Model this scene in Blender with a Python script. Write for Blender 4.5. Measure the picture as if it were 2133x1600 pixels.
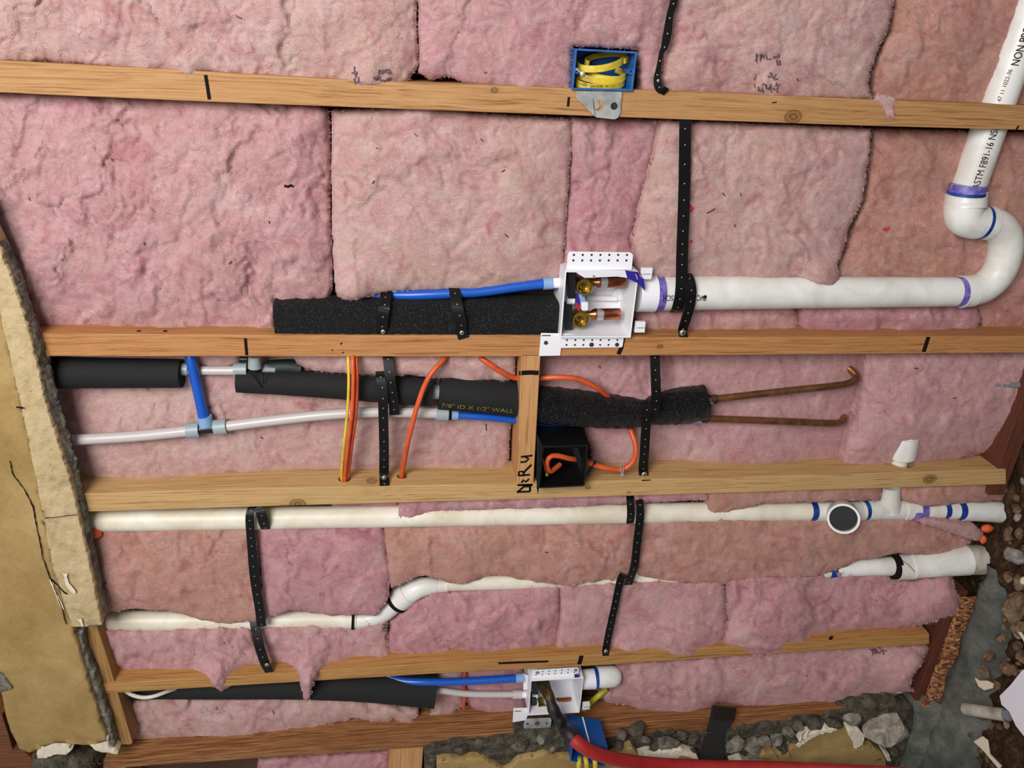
import bpy, bmesh, math, random
import numpy as np
from mathutils import Vector, Matrix

for o in list(bpy.data.objects): bpy.data.objects.remove(o, do_unlink=True)
SC = bpy.context.scene
COL = SC.collection
random.seed(7)

# ------------------------------------------------------------------ camera
# wall frame: X = across the wall, Z = up, the stud faces lie in the plane Y = 0, the viewer at Y < 0
F = 1602.0; CX, CY = 1066.5, 800.0; DIST = 1.265; CAMZ = 1.30
_e1 = np.array([11900., -135., F]); _e2 = np.array([0., 3500., F])
_e2[0] = -(_e1[1] * _e2[1] + F * F) / _e1[0]
_e1 /= np.linalg.norm(_e1); _e2 /= np.linalg.norm(_e2); _n = np.cross(_e1, _e2)
CAM = Vector((0, -DIST, CAMZ))
def _w(r): return Vector((-float(np.dot(r, _e2)), float(np.dot(r, _n)), -float(np.dot(r, _e1))))
cd = bpy.data.cameras.new('camera'); cam = bpy.data.objects.new('camera', cd); COL.objects.link(cam)
_r, _u, _b = _w((1, 0, 0)), _w((0, -1, 0)), _w((0, 0, -1))
cam.matrix_world = Matrix(((_r.x, _u.x, _b.x, CAM.x), (_r.y, _u.y, _b.y, CAM.y), (_r.z, _u.z, _b.z, CAM.z), (0, 0, 0, 1)))
cd.sensor_fit = 'HORIZONTAL'; cd.sensor_width = 36; cd.lens = F * 36 / 2133; cd.clip_start = 0.01
SC.camera = cam

# ------------------------------------------------------------------ light
wd = bpy.data.worlds.new('world'); SC.world = wd; wd.use_nodes = True
wd.node_tree.nodes['Background'].inputs[0].default_value = (0.96, 0.98, 1.0, 1)
wd.node_tree.nodes['Background'].inputs[1].default_value = 0.36
def area(name, loc, target, size, power, color):
    l = bpy.data.lights.new(name, 'AREA'); l.shape = 'DISK'; l.size = size; l.energy = power; l.color = color
    o = bpy.data.objects.new(name, l); COL.objects.link(o); o.location = loc
    o.rotation_euler = (Vector(target) - Vector(loc)).to_track_quat('-Z', 'Y').to_euler(); return o
area('added_soft_key', (0.65, -1.9, 2.2), (-0.4, 0, 1.15), 1.2, 70, (1.0, 0.975, 0.955))  # unseen disk lamp added for soft light that fades toward the wall foot
SC.view_settings.view_transform = 'Standard'; SC.view_settings.look = 'None'
SC.view_settings.gamma = 1; SC.view_settings.use_curve_mapping = False
SC.view_settings.exposure = -0.08

# ------------------------------------------------------------------ pixel -> place helpers
def P(px, py, d=0.0):
    w = _w((px - CX, py - CY, F)); t = (DIST - d) / w.y
    return CAM + w * t
def MPP(px, py, d=0.0):
    w = _w((px - CX, py - CY, F)); return (DIST - d) / w.y
def G(px, py, z=0.0):
    w = _w((px - CX, py - CY, F)); t = (z - CAMZ) / w.z
    return CAM + w * t
OUT = Vector((0, -1, 0))       # toward the viewer
DN = Vector((0, 0, -1)); AX = Vector((-1, 0, 0))
def Pn(px, py, d):
    r0 = px - CX; r1 = py - CY
    wx = -(r0 * _e2[0] + r1 * _e2[1] + F * _e2[2]); wy = r0 * _n[0] + r1 * _n[1] + F * _n[2]
    wz = -(r0 * _e1[0] + r1 * _e1[1] + F * _e1[2]); t = (DIST - d) / wy
    return np.stack([wx * t, wy * t - DIST, wz * t + CAMZ], -1)

# ------------------------------------------------------------------ object helpers
WL = {}
def link(name, data, loc, parent):
    o = bpy.data.objects.new(name, data); COL.objects.link(o)
    loc = Vector(loc)
    if parent is not None: o.parent = parent; o.location = loc - WL[parent.name]
    else: o.location = loc
    WL[o.name] = loc.copy(); return o
def tag(o, label, cat=None, group=None, kind=None):
    if label: o['label'] = label
    if cat: o['category'] = cat
    if group: o['group'] = group
    if kind: o['kind'] = kind
    return o
def thing(name, label, cat, loc, group=None):
    return tag(link(name, None, loc, None), label, cat, group)
def np_mesh(name, V, Fq, mats, parent=None, smooth=True):
    """V (n,3) world, Fq list/array of polygons"""
    V = np.asarray(V, dtype=float); c = (V.min(0) + V.max(0)) / 2
    me = bpy.data.meshes.new(name)
    me.from_pydata((V - c).tolist(), [], Fq if isinstance(Fq, list) else Fq.tolist())
    for m in (mats if isinstance(mats, (list, tuple)) else [mats]): me.materials.append(m)
    if smooth: me.polygons.foreach_set('use_smooth', [True] * len(me.polygons))
    me.update()
    return link(name, me, Vector(c), parent)

class MB:
    def __init__(s): s.v = []; s.f = []
    def add(s, vs, fs):
        b = len(s.v); s.v += [tuple(v) for v in vs]; s.f += [[i + b for i in f] for f in fs]; return s
    def quadbox(s, a, b):
        """a, b: two loops of n points -> closed prism"""
        n = len(a)
        s.add(list(a) + list(b), [list(range(n))[::-1], [n + i for i in range(n)]] +
              [[i, (i + 1) % n, n + (i + 1) % n, n + i] for i in range(n)]); return s
    def box(s, c, u, v, w):
        c = Vector(c); u = Vector(u); v = Vector(v); w = Vector(w)
        a = [c - u - v - w, c + u - v - w, c + u + v - w, c - u + v - w]
        return s.quadbox(a, [p + 2 * w for p in a])
    def prism(s, pts, vec):
        return s.quadbox(pts, [Vector(p) + Vector(vec) for p in pts])
    def tube(s, path, r, n=14, caps=True, ry=None, up=None, power=2.0, jitter=None):
        path = [Vector(p) for p in path]; m = len(path)
        R = r if isinstance(r, (list, tuple)) else [r] * m
        ref = Vector(up) if up is not None else None
        T = []
        for i in range(m):
            t = path[min(i + 1, m - 1)] - path[max(i - 1, 0)]; T.append(t.normalized() if t.length > 1e-9 else Vector((0, 0, 1)))
        N = None; vs = []
        for i in range(m):
            if ref is not None: N = ref - T[i] * ref.dot(T[i])
            elif N is None:
                a = OUT if abs(T[i].dot(OUT)) < 0.9 else Vector((1, 0, 0)); N = a - T[i] * a.dot(T[i])
            else: N = N - T[i] * N.dot(T[i])
            N.normalize(); B = T[i].cross(N)
            for k in range(n):
                a = 2 * math.pi * k / n; ca, sa = math.cos(a), math.sin(a)
                if power != 2.0:
                    ca = math.copysign(abs(ca) ** (2 / power), ca); sa = math.copysign(abs(sa) ** (2 / power), sa)
                j = jitter(path[i], a) if jitter else 1.0
                vs.append(path[i] + N * (ca * R[i] * j) + B * (sa * (ry * R[i] if ry else R[i]) * j))
        fs = [[i * n + k, i * n + (k + 1) % n, (i + 1) * n + (k + 1) % n, (i + 1) * n + k] for i in range(m - 1) for k in range(n)]
        if caps: fs += [list(range(n))[::-1], [(m - 1) * n + k for k in range(n)]]
        return s.add(vs, fs)
    def ribbon(s, path, w, th, widthvec=None, normal=OUT):
        path = [Vector(p) for p in path]; m = len(path); vs = []
        W = w if isinstance(w, (list, tuple)) else [w] * m
        for i in range(m):
            t = (path[min(i + 1, m - 1)] - path[max(i - 1, 0)]).normalized()
            if widthvec is not None: wv = Vector(widthvec) - t * Vector(widthvec).dot(t)
            else: wv = t.cross(normal)
            wv.normalize(); nn = wv.cross(t).normalized()
            h = W[i] / 2
            vs += [path[i] - wv * h - nn * th / 2, path[i] + wv * h - nn * th / 2, path[i] + wv * h + nn * th / 2, path[i] - wv * h + nn * th / 2]
        fs = [[i * 4 + k, i * 4 + (k + 1) % 4, i * 4 + 4 + (k + 1) % 4, i * 4 + 4 + k] for i in range(m - 1) for k in range(4)]
        fs += [[3, 2, 1, 0], [(m - 1) * 4 + k for k in range(4)]]
        return s.add(vs, fs)
    def lathe(s, p, axis, prof, n=20):
        """prof: (r, h) along axis"""
        axis = Vector(axis).normalized(); a = Vector((1, 0, 0)) if abs(axis.x) < 0.9 else Vector((0, 0, 1))
        N = (a - axis * a.dot(axis)).normalized(); B = axis.cross(N); m = len(prof); vs = []
        for r, h in prof:
            for k in range(n):
                t = 2 * math.pi * k / n; vs.append(Vector(p) + axis * h + N * (r * math.cos(t)) + B * (r * math.sin(t)))
        fs = [[i * n + k, i * n + (k + 1) % n, (i + 1) * n + (k + 1) % n, (i + 1) * n + k] for i in range(m - 1) for k in range(n)]
        fs += [list(range(n))[::-1], [(m - 1) * n + k for k in range(n)]]
        return s.add(vs, fs)
    def shell(s, c4, depth, th):
        """open-fronted box; c4 = rim corners, opens toward the viewer"""
        c4 = [Vector(c) for c in c4]; ctr = sum(c4, Vector()) / 4; back = -OUT * depth
        inn = []
        for i in range(4):
            e1 = (c4[(i + 1) % 4] - c4[i]).normalized(); e2 = (c4[i - 1] - c4[i]).normalized(); inn.append(c4[i] + (e1 + e2) * th)
        ob = [c + back for c in c4]; ib = [c + back * ((depth - th) / depth) for c in inn]
        fs = []
        for i in range(4):
            j = (i + 1) % 4
            fs += [[i, j, 8 + j, 8 + i], [i, 4 + i, 4 + j, j], [8 + i, 8 + j, 12 + j, 12 + i]]
        fs += [[4, 5, 6, 7], [12, 15, 14, 13]]
        return s.add(c4 + ob + inn + ib, fs)
    def build(s, name, mat, parent=None, smooth=False, bevel=0, label=None, recalc=True):
        V = np.array(s.v); c = (V.min(0) + V.max(0)) / 2
        bm = bmesh.new(); vv = [bm.verts.new(Vector(v) - Vector(c)) for v in s.v]
        for f in s.f:
            try: bm.faces.new([vv[i] for i in f])
            except ValueError: pass
        if recalc: bmesh.ops.recalc_face_normals(bm, faces=bm.faces)
        if bevel:
            es = [e for e in bm.edges if len(e.link_faces) == 2 and e.calc_face_angle(0) > 0.6]
            bmesh.ops.bevel(bm, geom=es, offset=bevel, segments=2, affect='EDGES', profile=0.6, clamp_overlap=True)
        if smooth:
            for f in bm.faces: f.smooth = True
            for e in bm.edges:
                if len(e.link_faces) == 2 and e.calc_face_angle(0) > 0.9: e.smooth = False
        me = bpy.data.meshes.new(name); bm.to_mesh(me); bm.free(); me.materials.append(mat)
        o = link(name, me, Vector(c), parent)
        if label: o['label'] = label
        return o

def smooth_path(pts, k=6):
    """Catmull-Rom through tuples of any length"""
    if len(pts) < 3: k = max(k, 1)
    A = [np.array(p, float) for p in pts]; A = [2 * A[0] - A[1]] + A + [2 * A[-1] - A[-2]]; out = []
    for i in range(1, len(A) - 2):
        for j in range(k):
            t = j / k
            out.append(0.5 * (2 * A[i] + (A[i + 1] - A[i - 1]) * t + (2 * A[i - 1] - 5 * A[i] + 4 * A[i + 1] - A[i + 2]) * t * t + (3 * A[i] - A[i - 1] - 3 * A[i + 1] + A[i + 2]) * t ** 3))
    out.append(A[-2]); return out
def pxpath(pts, k=6): return [P(*p[:3]) for p in smooth_path(pts, k)]
def pxline(x0, y0, d0, x1, y1, d1, n=8):
    return [P(x0 + (x1 - x0) * i / n, y0 + (y1 - y0) * i / n, d0 + (d1 - d0) * i / n) for i in range(n + 1)]

# ------------------------------------------------------------------ noise
_rng = np.random.RandomState(3); _perm = np.tile(_rng.permutation(256), 3); _ang = _rng.rand(256) * 2 * np.pi
def perlin(x, y, seed=0):
    x = np.asarray(x, float) + seed * 17.37; y = np.asarray(y, float) + seed * 9.71
    xi = np.floor(x).astype(int); yi = np.floor(y).astype(int); xf = x - xi; yf = y - yi
    def g(a, b):
        h = _perm[(_perm[(xi + a) & 255] + yi + b) & 255]; t = _ang[h]; return np.cos(t) * (xf - a) + np.sin(t) * (yf - b)
    u = xf ** 3 * (xf * (xf * 6 - 15) + 10); v = yf ** 3 * (yf * (yf * 6 - 15) + 10)
    n0 = g(0, 0) * (1 - u) + g(1, 0) * u; n1 = g(0, 1) * (1 - u) + g(1, 1) * u
    return (n0 * (1 - v) + n1 * v) * 1.5
def fbm(x, y, seed=0, o=4):
    s = 0; a = 1.0; f = 1.0; t = 0
    for i in range(o): s = s + a * perlin(x * f, y * f, seed + i * 3.1); t += a; a *= .5; f *= 2.03
    return s / t

# ------------------------------------------------------------------ materials
def srgb(r, g, b):
    return tuple(((c / 255) / 12.92 if c <= 10.31 else ((c / 255 + .055) / 1.055) ** 2.4) for c in (r, g, b)) + (1,)
class Mat:
    def __init__(s, name, rough=.6, metal=0.0, spec=.5):
        s.m = bpy.data.materials.new(name); s.m.use_nodes = True; s.t = s.m.node_tree; s.n = s.t.nodes; s.l = s.t.links
        s.b = s.n['Principled BSDF']; s.b.inputs['Roughness'].default_value = rough; s.b.inputs['Metallic'].default_value = metal
        s.b.inputs['Specular IOR Level'].default_value = spec
        s.pos = s.n.new('ShaderNodeNewGeometry').outputs['Position']
    def color(s, c):
        if isinstance(c, tuple): s.b.inputs['Base Color'].default_value = c
        else: s.l.new(c, s.b.inputs['Base Color'])
        return s
    def mapped(s, scale=(1, 1, 1), loc=(0, 0, 0), src=None):
        m = s.n.new('ShaderNodeMapping'); m.inputs['Scale'].default_value = scale; m.inputs['Location'].default_value = loc
        s.l.new(src or s.pos, m.inputs['Vector']); return m.outputs[0]
    def noise(s, scale, detail=4, rough=.55, dist=0, vec=None, out='Fac'):
        n = s.n.new('ShaderNodeTexNoise'); n.inputs['Scale'].default_value = scale; n.inputs['Detail'].default_value = detail
        n.inputs['Roughness'].default_value = rough; n.inputs['Distortion'].default_value = dist
        s.l.new(vec or s.pos, n.inputs['Vector']); return n.outputs[out]
    def voro(s, scale, feature='F1', vec=None, out='Distance', rand=1):
        n = s.n.new('ShaderNodeTexVoronoi'); n.feature = feature; n.inputs['Scale'].default_value = scale; n.inputs['Randomness'].default_value = rand
        s.l.new(vec or s.pos, n.inputs['Vector']); return n.outputs[out]
    def ramp(s, fac, stops, interp='LINEAR'):
        r = s.n.new('ShaderNodeValToRGB'); r.color_ramp.interpolation = interp; e = r.color_ramp.elements
        while len(e) < len(stops): e.new(.5)
        for i, (p, c) in enumerate(stops): e[i].position = p; e[i].color = c if isinstance(c, tuple) else (c, c, c, 1)
        s.l.new(fac, r.inputs[0]); return r.outputs[0]
    def mix(s, fac, a, b, mode='MIX'):
        m = s.n.new('ShaderNodeMix'); m.data_type = 'RGBA'; m.blend_type = mode
        for k, v in ((0, fac), (6, a), (7, b)):
            if isinstance(v, (int, float)): m.inputs[k].default_value = v
            elif isinstance(v, tuple): m.inputs[k].default_value = v
            else: s.l.new(v, m.inputs[k])
        return m.outputs[2]
    def math(s, op, a, b=0.0):
        m = s.n.new('ShaderNodeMath'); m.operation = op
        for k, v in ((0, a), (1, b)):
            if isinstance(v, (int, float)): m.inputs[k].default_value = v
            else: s.l.new(v, m.inputs[k])
        return m.outputs[0]
    def bump(s, h, strength=.5, dist=.002):
        b = s.n.new('ShaderNodeBump'); b.inputs['Strength'].default_value = strength; b.inputs['Distance'].default_value = dist
        s.l.new(h, b.inputs['Height']); s.l.new(b.outputs[0], s.b.inputs['Normal']); return s

def insul(name, light, mid, deep, warm, seed, warm_amt=.5):
    m = Mat(name, rough=1.0, spec=.08)
    v = m.mapped(loc=(seed, seed * 2, seed * 3))
    n1 = m.noise(7, 5, .6, 1.2, v); n2 = m.noise(16, 6, .65, 2.0, v); n3 = m.noise(4.2, 4, .6, .8, m.mapped(loc=(seed + 5, 1, 3)))
    fib = m.noise(95, 8, .75, 3.5, m.mapped(scale=(1, 1, .6), loc=(seed, 0, 0)))
    c = m.ramp(n2, [(.30, deep), (.46, mid), (.62, light)])
    c = m.mix(m.math('MULTIPLY', m.ramp(n1, [(.42, 0.0), (.66, 1.0)]), warm_amt), c, warm)
    c = m.mix(m.ramp(n3, [(.56, 0.0), (.74, .6)]), c, srgb(226, 200, 194))
    c = m.mix(m.ramp(fib, [(.36, .42), (.5, 0.0)]), c, deep)
    c = m.mix(m.ramp(fib, [(.56, 0.0), (.74, .5)]), c, srgb(238, 212, 210))
    sp = m.voro(62, vec=m.mapped(scale=(1, 1, .7), src=v)); spn = m.noise(21, 2, .5, 0, v)
    spf = m.math('MULTIPLY', m.ramp(sp, [(.035, 1.0), (.06, 0.0)]), m.ramp(spn, [(.55, 0.0), (.6, .8)]))
    c = m.mix(spf, c, srgb(92, 52, 48))
    m.color(c)
    h = m.math('ADD', m.math('MULTIPLY', fib, .8), m.math('MULTIPLY', m.noise(330, 4, .7, 1.5, v), .45))
    m.bump(h, .85, .0045)
    m.b.inputs['Sheen Weight'].default_value = .25; m.b.inputs['Sheen Roughness'].default_value = .6
    m.b.inputs['Sheen Tint'].default_value = srgb(250, 225, 225)
    return m.m
M = {}
M['pink'] = insul('pink_fibreglass', srgb(216, 172, 172), srgb(206, 153, 155), srgb(184, 114, 122), srgb(212, 168, 158), 0, .45)
M['peach'] = insul('peach_fibreglass', srgb(219, 184, 178), srgb(210, 164, 160), srgb(188, 126, 126), srgb(212, 178, 160), 11, .55)
M['tan'] = insul('tan_fibreglass', srgb(212, 162, 150), srgb(202, 142, 128), srgb(174, 106, 94), srgb(196, 152, 126), 23, .6)
M['rose'] = insul('rose_fibreglass', srgb(214, 164, 168), srgb(203, 143, 150), srgb(176, 102, 114), srgb(210, 160, 156), 37, .4)
M['fibre'] = Mat('loose_fibre', 1, spec=.1).color(srgb(224, 168, 172)).m
M['fibre_pale'] = Mat('pale_fibre', 1, spec=.1).color(srgb(228, 196, 196)).m

def wood(name, light, mid, dark, axis='Z', knots=(), rough=.65, seed=0, grain=1.0):
    m = Mat(name, rough=rough, spec=.3)
    sc = {'Z': (64, 64, 1.1), 'X': (1.1, 64, 64)}[axis]
    wv = m.noise(2.2, 3, .5, 0, m.mapped(loc=(seed, seed, seed)), out='Color')
    dsp = m.n.new('ShaderNodeVectorMath'); dsp.operation = 'MULTIPLY_ADD'; m.l.new(wv, dsp.inputs[0])
    dsp.inputs[1].default_value = (.022, .022, .022); m.l.new(m.pos, dsp.inputs[2])
    src = dsp.outputs[0]; kf = None
    for i, (kp, kr) in enumerate(knots):
        s = m.n.new('ShaderNodeVectorMath'); s.operation = 'SUBTRACT'; m.l.new(m.pos, s.inputs[0]); s.inputs[1].default_value = kp
        sq = m.n.new('ShaderNodeVectorMath'); sq.operation = 'MULTIPLY'; m.l.new(s.outputs[0], sq.inputs[0])
        sq.inputs[1].default_value = (1, .6, .7) if axis == 'Z' else (.7, .6, 1)
        ln = m.n.new('ShaderNodeVectorMath'); ln.operation = 'LENGTH'; m.l.new(sq.outputs[0], ln.inputs[0])
        core = m.ramp(m.math('DIVIDE', ln.outputs['Value'], kr * 3), [(.2, .9), (.33, .75), (.42, .12), (1, 0.0)])
        ring = m.math('MULTIPLY', m.math('SINE', m.math('MULTIPLY', m.math('ADD', ln.outputs['Value'], m.math('MULTIPLY', m.noise(90, 3), .006)), 1100), 0), .22)
        kk = m.math('MULTIPLY', core, m.math('ADD', ring, .75))
        kf = kk if kf is None else m.math('MAXIMUM', kf, kk)
        # grain bends round the knot
        g = m.math('DIVIDE', .00003, m.math('ADD', m.math('MULTIPLY', ln.outputs['Value'], ln.outputs['Value']), .0012))
        add = m.n.new('ShaderNodeVectorMath'); add.operation = 'SCALE'; m.l.new(s.outputs[0], add.inputs[0]); m.l.new(m.math('MULTIPLY', g, 8), add.inputs['Scale'])
        ad2 = m.n.new('ShaderNodeVectorMath'); ad2.operation = 'SUBTRACT'; m.l.new(src, ad2.inputs[0]); m.l.new(add.outputs[0], ad2.inputs[1]); src = ad2.outputs[0]
    n1 = m.noise(6 * grain, 6, .62, .6, m.mapped(scale=sc, loc=(seed * 3, seed, seed), src=src)); n2 = m.noise(2.4, 4, .6, 0, m.mapped(scale=(4, 4, 1.2) if axis == 'Z' else (1.2, 4, 4), loc=(seed, 2, 1)))
    fine = m.noise(24, 4, .6, 0, m.mapped(scale=(52, 52, 1.0) if axis == 'Z' else (1.0, 52, 52), src=src))
    c = m.ramp(n1, [(.34, dark), (.45, mid), (.6, light), (.75, mid)])
    c = m.mix(m.ramp(n2, [(.35, .35), (.6, 0.0)]), c, mid); c = m.mix(m.ramp(fine, [(.3, .35), (.5, 0.0)]), c, dark)
    if kf is not None: c = m.mix(kf, c, srgb(96, 58, 28))
    m.color(c); m.bump(m.math('ADD', n1, m.math('MULTIPLY', fine, .5)), .35, .0015); return m.m
W_L, W_M, W_D = srgb(206, 160, 106), srgb(190, 142, 88), srgb(146, 98, 54)
M['wood_dark'] = wood('old_framing_lumber', srgb(128, 80, 48), srgb(108, 64, 38), srgb(66, 36, 20), seed=9)
M['wood_red'] = wood('red_brown_sill', srgb(108, 62, 46), srgb(92, 50, 36), srgb(60, 30, 22), axis='X', seed=12)
M['wood_block'] = wood('fir_blocking', srgb(206, 158, 108), srgb(192, 140, 90), srgb(150, 100, 58), axis='X', seed=4)
M['wood_board'] = wood('pine_board', srgb(176, 138, 84), srgb(160, 120, 70), srgb(110, 78, 42), axis='X', seed=15)

def plain(name, c, rough=.5, metal=0, spec=.5, bump=None, var=None):
    m = Mat(name, rough, metal, spec)
    if var: m.color(m.mix(m.ramp(m.noise(var[1], 5, .6, .6), [(.4, 0.0), (.65, 1.0)]), c, var[0]))
    else: m.color(c)
    if bump: m.bump(m.noise(bump[0], 6, .7, bump[3] if len(bump) > 3 else 0), bump[1], bump[2])
    return m.m
M['pvc'] = plain('white_pvc', srgb(234, 234, 230), .38, var=(srgb(216, 213, 204), 14))
M['pvc_old'] = plain('yellowed_pvc', srgb(236, 230, 214), .42, var=(srgb(214, 204, 180), 10))
M['pvc_dusty'] = plain('dusty_pvc', srgb(206, 200, 186), .7, var=(srgb(150, 138, 118), 18), bump=(60, .3, .002))
M['box_white'] = plain('white_abs', srgb(236, 236, 240), .35)
M['primer_blue'] = plain('blue_solvent_cement', srgb(28, 76, 158), .3, var=(srgb(20, 44, 104), 60))
M['primer_purple'] = plain('purple_primer', srgb(88, 72, 158), .35, var=(srgb(140, 130, 196), 70))
M['label_purple'] = plain('purple_label', srgb(44, 34, 140), .35)
M['foam'] = (lambda m: m.color(m.mix(m.ramp(m.noise(380, 3, .6), [(.56, 0.0), (.72, .7)]), srgb(20, 20, 21), srgb(104, 104, 108))).bump(m.noise(240, 5, .7, 1.0), 1.0, .007).m)(Mat('black_closed_cell_foam', .75, spec=.35))  # pale specks put the foam's sparkle into its colour
M['foam_smooth'] = (lambda m: m.color(m.mix(m.ramp(m.noise(520, 3, .6), [(.6, 0.0), (.75, .3)]), srgb(30, 30, 30), srgb(78, 80, 80))).bump(m.noise(420, 4, .7), .35, .002).m)(Mat('dark_grey_foam', .8, spec=.3))
M['foam_wavy'] = (lambda m: m.color(m.mix(m.ramp(m.noise(190, 3, .6, 1.2, m.mapped(scale=(1, 1, 1.6))), [(.55, 0.0), (.7, .6)]), srgb(17, 16, 17), srgb(84, 82, 86))).bump(m.noise(190, 3, .6, 1.2, m.mapped(scale=(1, 1, 1.6))), 1.0, .012).m)(Mat('wrinkled_black_foam', .35, spec=.6))
M['strap'] = plain('black_strap_plastic', srgb(11, 11, 11), .45, spec=.3, bump=(300, .15, .001))
M['pale_dot'] = plain('hole_showing_through', srgb(190, 160, 150), .7)
M['hole_dark'] = plain('dark_hole', srgb(38, 34, 32), .8)
M['black_box'] = plain('black_box_plastic', srgb(15, 15, 16), .3, bump=(180, .15, .001))
M['pex_blue'] = plain('blue_pex', srgb(26, 86, 186), .3)
M['pex_white'] = plain('milky_pex', srgb(196, 188, 186), .3)
M['ring_blue'] = plain('pale_blue_ring', srgb(130, 164, 206), .35)
M['ring_grey'] = plain('grey_ring', srgb(150, 162, 166), .4)
M['fit_black'] = plain('black_fitting', srgb(22, 24, 24), .35)
M['fit_green'] = plain('dark_green_foam', srgb(24, 40, 34), .6)
M['fit_grey'] = plain('grey_pipe', srgb(120, 128, 132), .45)
M['copper'] = plain('bright_copper', srgb(196, 122, 88), .28, 1.0, var=(srgb(150, 84, 58), 30))
M['copper_old'] = plain('tarnished_copper', srgb(158, 112, 76), .36, .7, var=(srgb(104, 74, 50), 40))
M['brass'] = plain('brass', srgb(206, 172, 78), .25, 1.0, var=(srgb(150, 116, 44), 60))
M['brass_old'] = plain('corroded_brass', srgb(92, 76, 48), .55, .6, var=(srgb(58, 46, 30), 60), bump=(120, .4, .002))
M['steel'] = plain('zinc_steel', srgb(196, 198, 196), .4, .45, var=(srgb(150, 152, 152), 30))
M['screw'] = plain('screw_head', srgb(196, 186, 164), .35, .8)
M['slot'] = plain('screw_slot', srgb(40, 34, 30), .6)
M['silver'] = plain('silver_band', srgb(200, 200, 204), .3, .7)
M['cable_y'] = plain('yellow_jacket', srgb(222, 196, 60), .42, var=(srgb(196, 166, 40), 40))
M['cable_o'] = plain('orange_jacket', srgb(218, 94, 48), .42, var=(srgb(196, 76, 36), 40))
M['cable_w'] = plain('white_jacket', srgb(214, 208, 196), .45)
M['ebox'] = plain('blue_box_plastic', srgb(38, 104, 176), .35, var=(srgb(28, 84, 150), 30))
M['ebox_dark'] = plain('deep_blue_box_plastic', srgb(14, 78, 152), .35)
M['ink'] = plain('black_ink', srgb(28, 20, 20), .9, spec=.1)
M['ink_soft'] = plain('faded_ink', srgb(104, 78, 84), .9)
M['ink_yellow'] = plain('yellow_print', srgb(120, 124, 52), .7)
M['ink_red'] = plain('red_speck', srgb(196, 40, 70), .8)
M['fleck'] = plain('wood_splinter', srgb(92, 62, 44), .8)
M['rubber_red'] = plain('red_rubber', srgb(172, 42, 42), .5, var=(srgb(160, 34, 34), 26), bump=(160, .2, .001))
M['tape'] = plain('black_tape', srgb(30, 27, 26), .38, bump=(70, .6, .004))
M['caulk'] = plain('orange_foam_sealant', srgb(214, 92, 44), .55, bump=(120, .4, .003))
M['paper'] = plain('white_paper', srgb(226, 224, 232), .7)
M['plaster'] = plain('white_plaster', srgb(222, 210, 188), .9, bump=(140, .4, .002))
M['caps_wire'] = plain('grey_wire', srgb(96, 92, 86), .5, .6)
M['jacket_y2'] = plain('green_yellow_jacket', srgb(196, 184, 50), .45)

def stucco():
    m = Mat('tan_painted_stucco', .85, spec=.2)
    n = m.noise(9, 5, .6, .4); n2 = m.noise(120, 5, .65)
    c = m.ramp(n, [(.35, srgb(150, 122, 74)), (.55, srgb(166, 138, 88)), (.72, srgb(180, 152, 104))]); c = m.mix(m.ramp(n2, [(.3, .25), (.5, 0.0)]), c, srgb(112, 90, 52))
    m.color(c); m.bump(n2, .25, .0015); return m.m
def bare():
    m = Mat('bare_stucco_band', .95, spec=.15)
    n = m.noise(24, 6, .65, .4); n2 = m.noise(140, 4, .7)
    c = m.ramp(n, [(.28, srgb(150, 132, 98)), (.42, srgb(186, 164, 124)), (.7, srgb(202, 180, 142))]); c = m.mix(m.ramp(n2, [(.3, .6), (.38, 0.0)]), c, srgb(92, 80, 62))
    m.color(c); m.bump(m.math('ADD', n, n2), .6, .004); return m.m
def rubble(name, a, b, c_, s=40):
    m = Mat(name, .95, spec=.15); n = m.noise(s, 6, .7, .5); n2 = m.noise(s * 4, 5, .7)
    m.color(m.ramp(m.math('ADD', m.math('MULTIPLY', n, .7), m.math('MULTIPLY', n2, .3)), [(.36, a), (.5, b), (.64, c_)])); m.bump(m.math('ADD', n, n2), .8, .005); return m.m
M['stucco'] = stucco(); M['bare'] = bare()
M['mortar'] = rubble('grey_mortar', srgb(70, 66, 58), srgb(122, 116, 104), srgb(160, 154, 140))
M['mortar_dark'] = rubble('dark_mortar', srgb(48, 44, 38), srgb(86, 80, 68), srgb(120, 112, 98))
M['concrete'] = rubble('dusty_concrete', srgb(72, 73, 69), srgb(94, 95, 89), srgb(120, 118, 108), 12)
M['soil'] = rubble('brown_soil', srgb(38, 26, 18), srgb(66, 46, 32), srgb(106, 82, 60), 46)
M['clod'] = rubble('brown_clod', srgb(66, 50, 38), srgb(112, 90, 68), srgb(150, 128, 102), 34)
M['stone_grey'] = rubble('grey_stone', srgb(88, 84, 78), srgb(134, 130, 122), srgb(176, 172, 162), 30)
M['rock'] = rubble('pale_rock', srgb(110, 104, 94), srgb(158, 150, 136), srgb(198, 190, 174), 26)
def osb():
    m = Mat('strand_board', .8, spec=.25)
    v = m.voro(300, vec=m.mapped(scale=(1, .6, .4)), out='Color'); sp = m.n.new('ShaderNodeSeparateColor'); m.l.new(v, sp.inputs[0])
    m.color(m.ramp(sp.outputs[0], [(.0, srgb(66, 36, 20)), (.4, srgb(136, 84, 52)), (.75, srgb(176, 122, 82)), (1, srgb(206, 160, 116))])); m.bump(sp.outputs[0], .8, .003); return m.m
M['osb'] = osb()
M['back'] = plain('kraft_sheathing', srgb(84, 58, 42), .9, var=(srgb(60, 40, 30), 6))
M['felt'] = plain('black_building_paper', srgb(34, 31, 28), .85, bump=(60, .4, .004))

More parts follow.
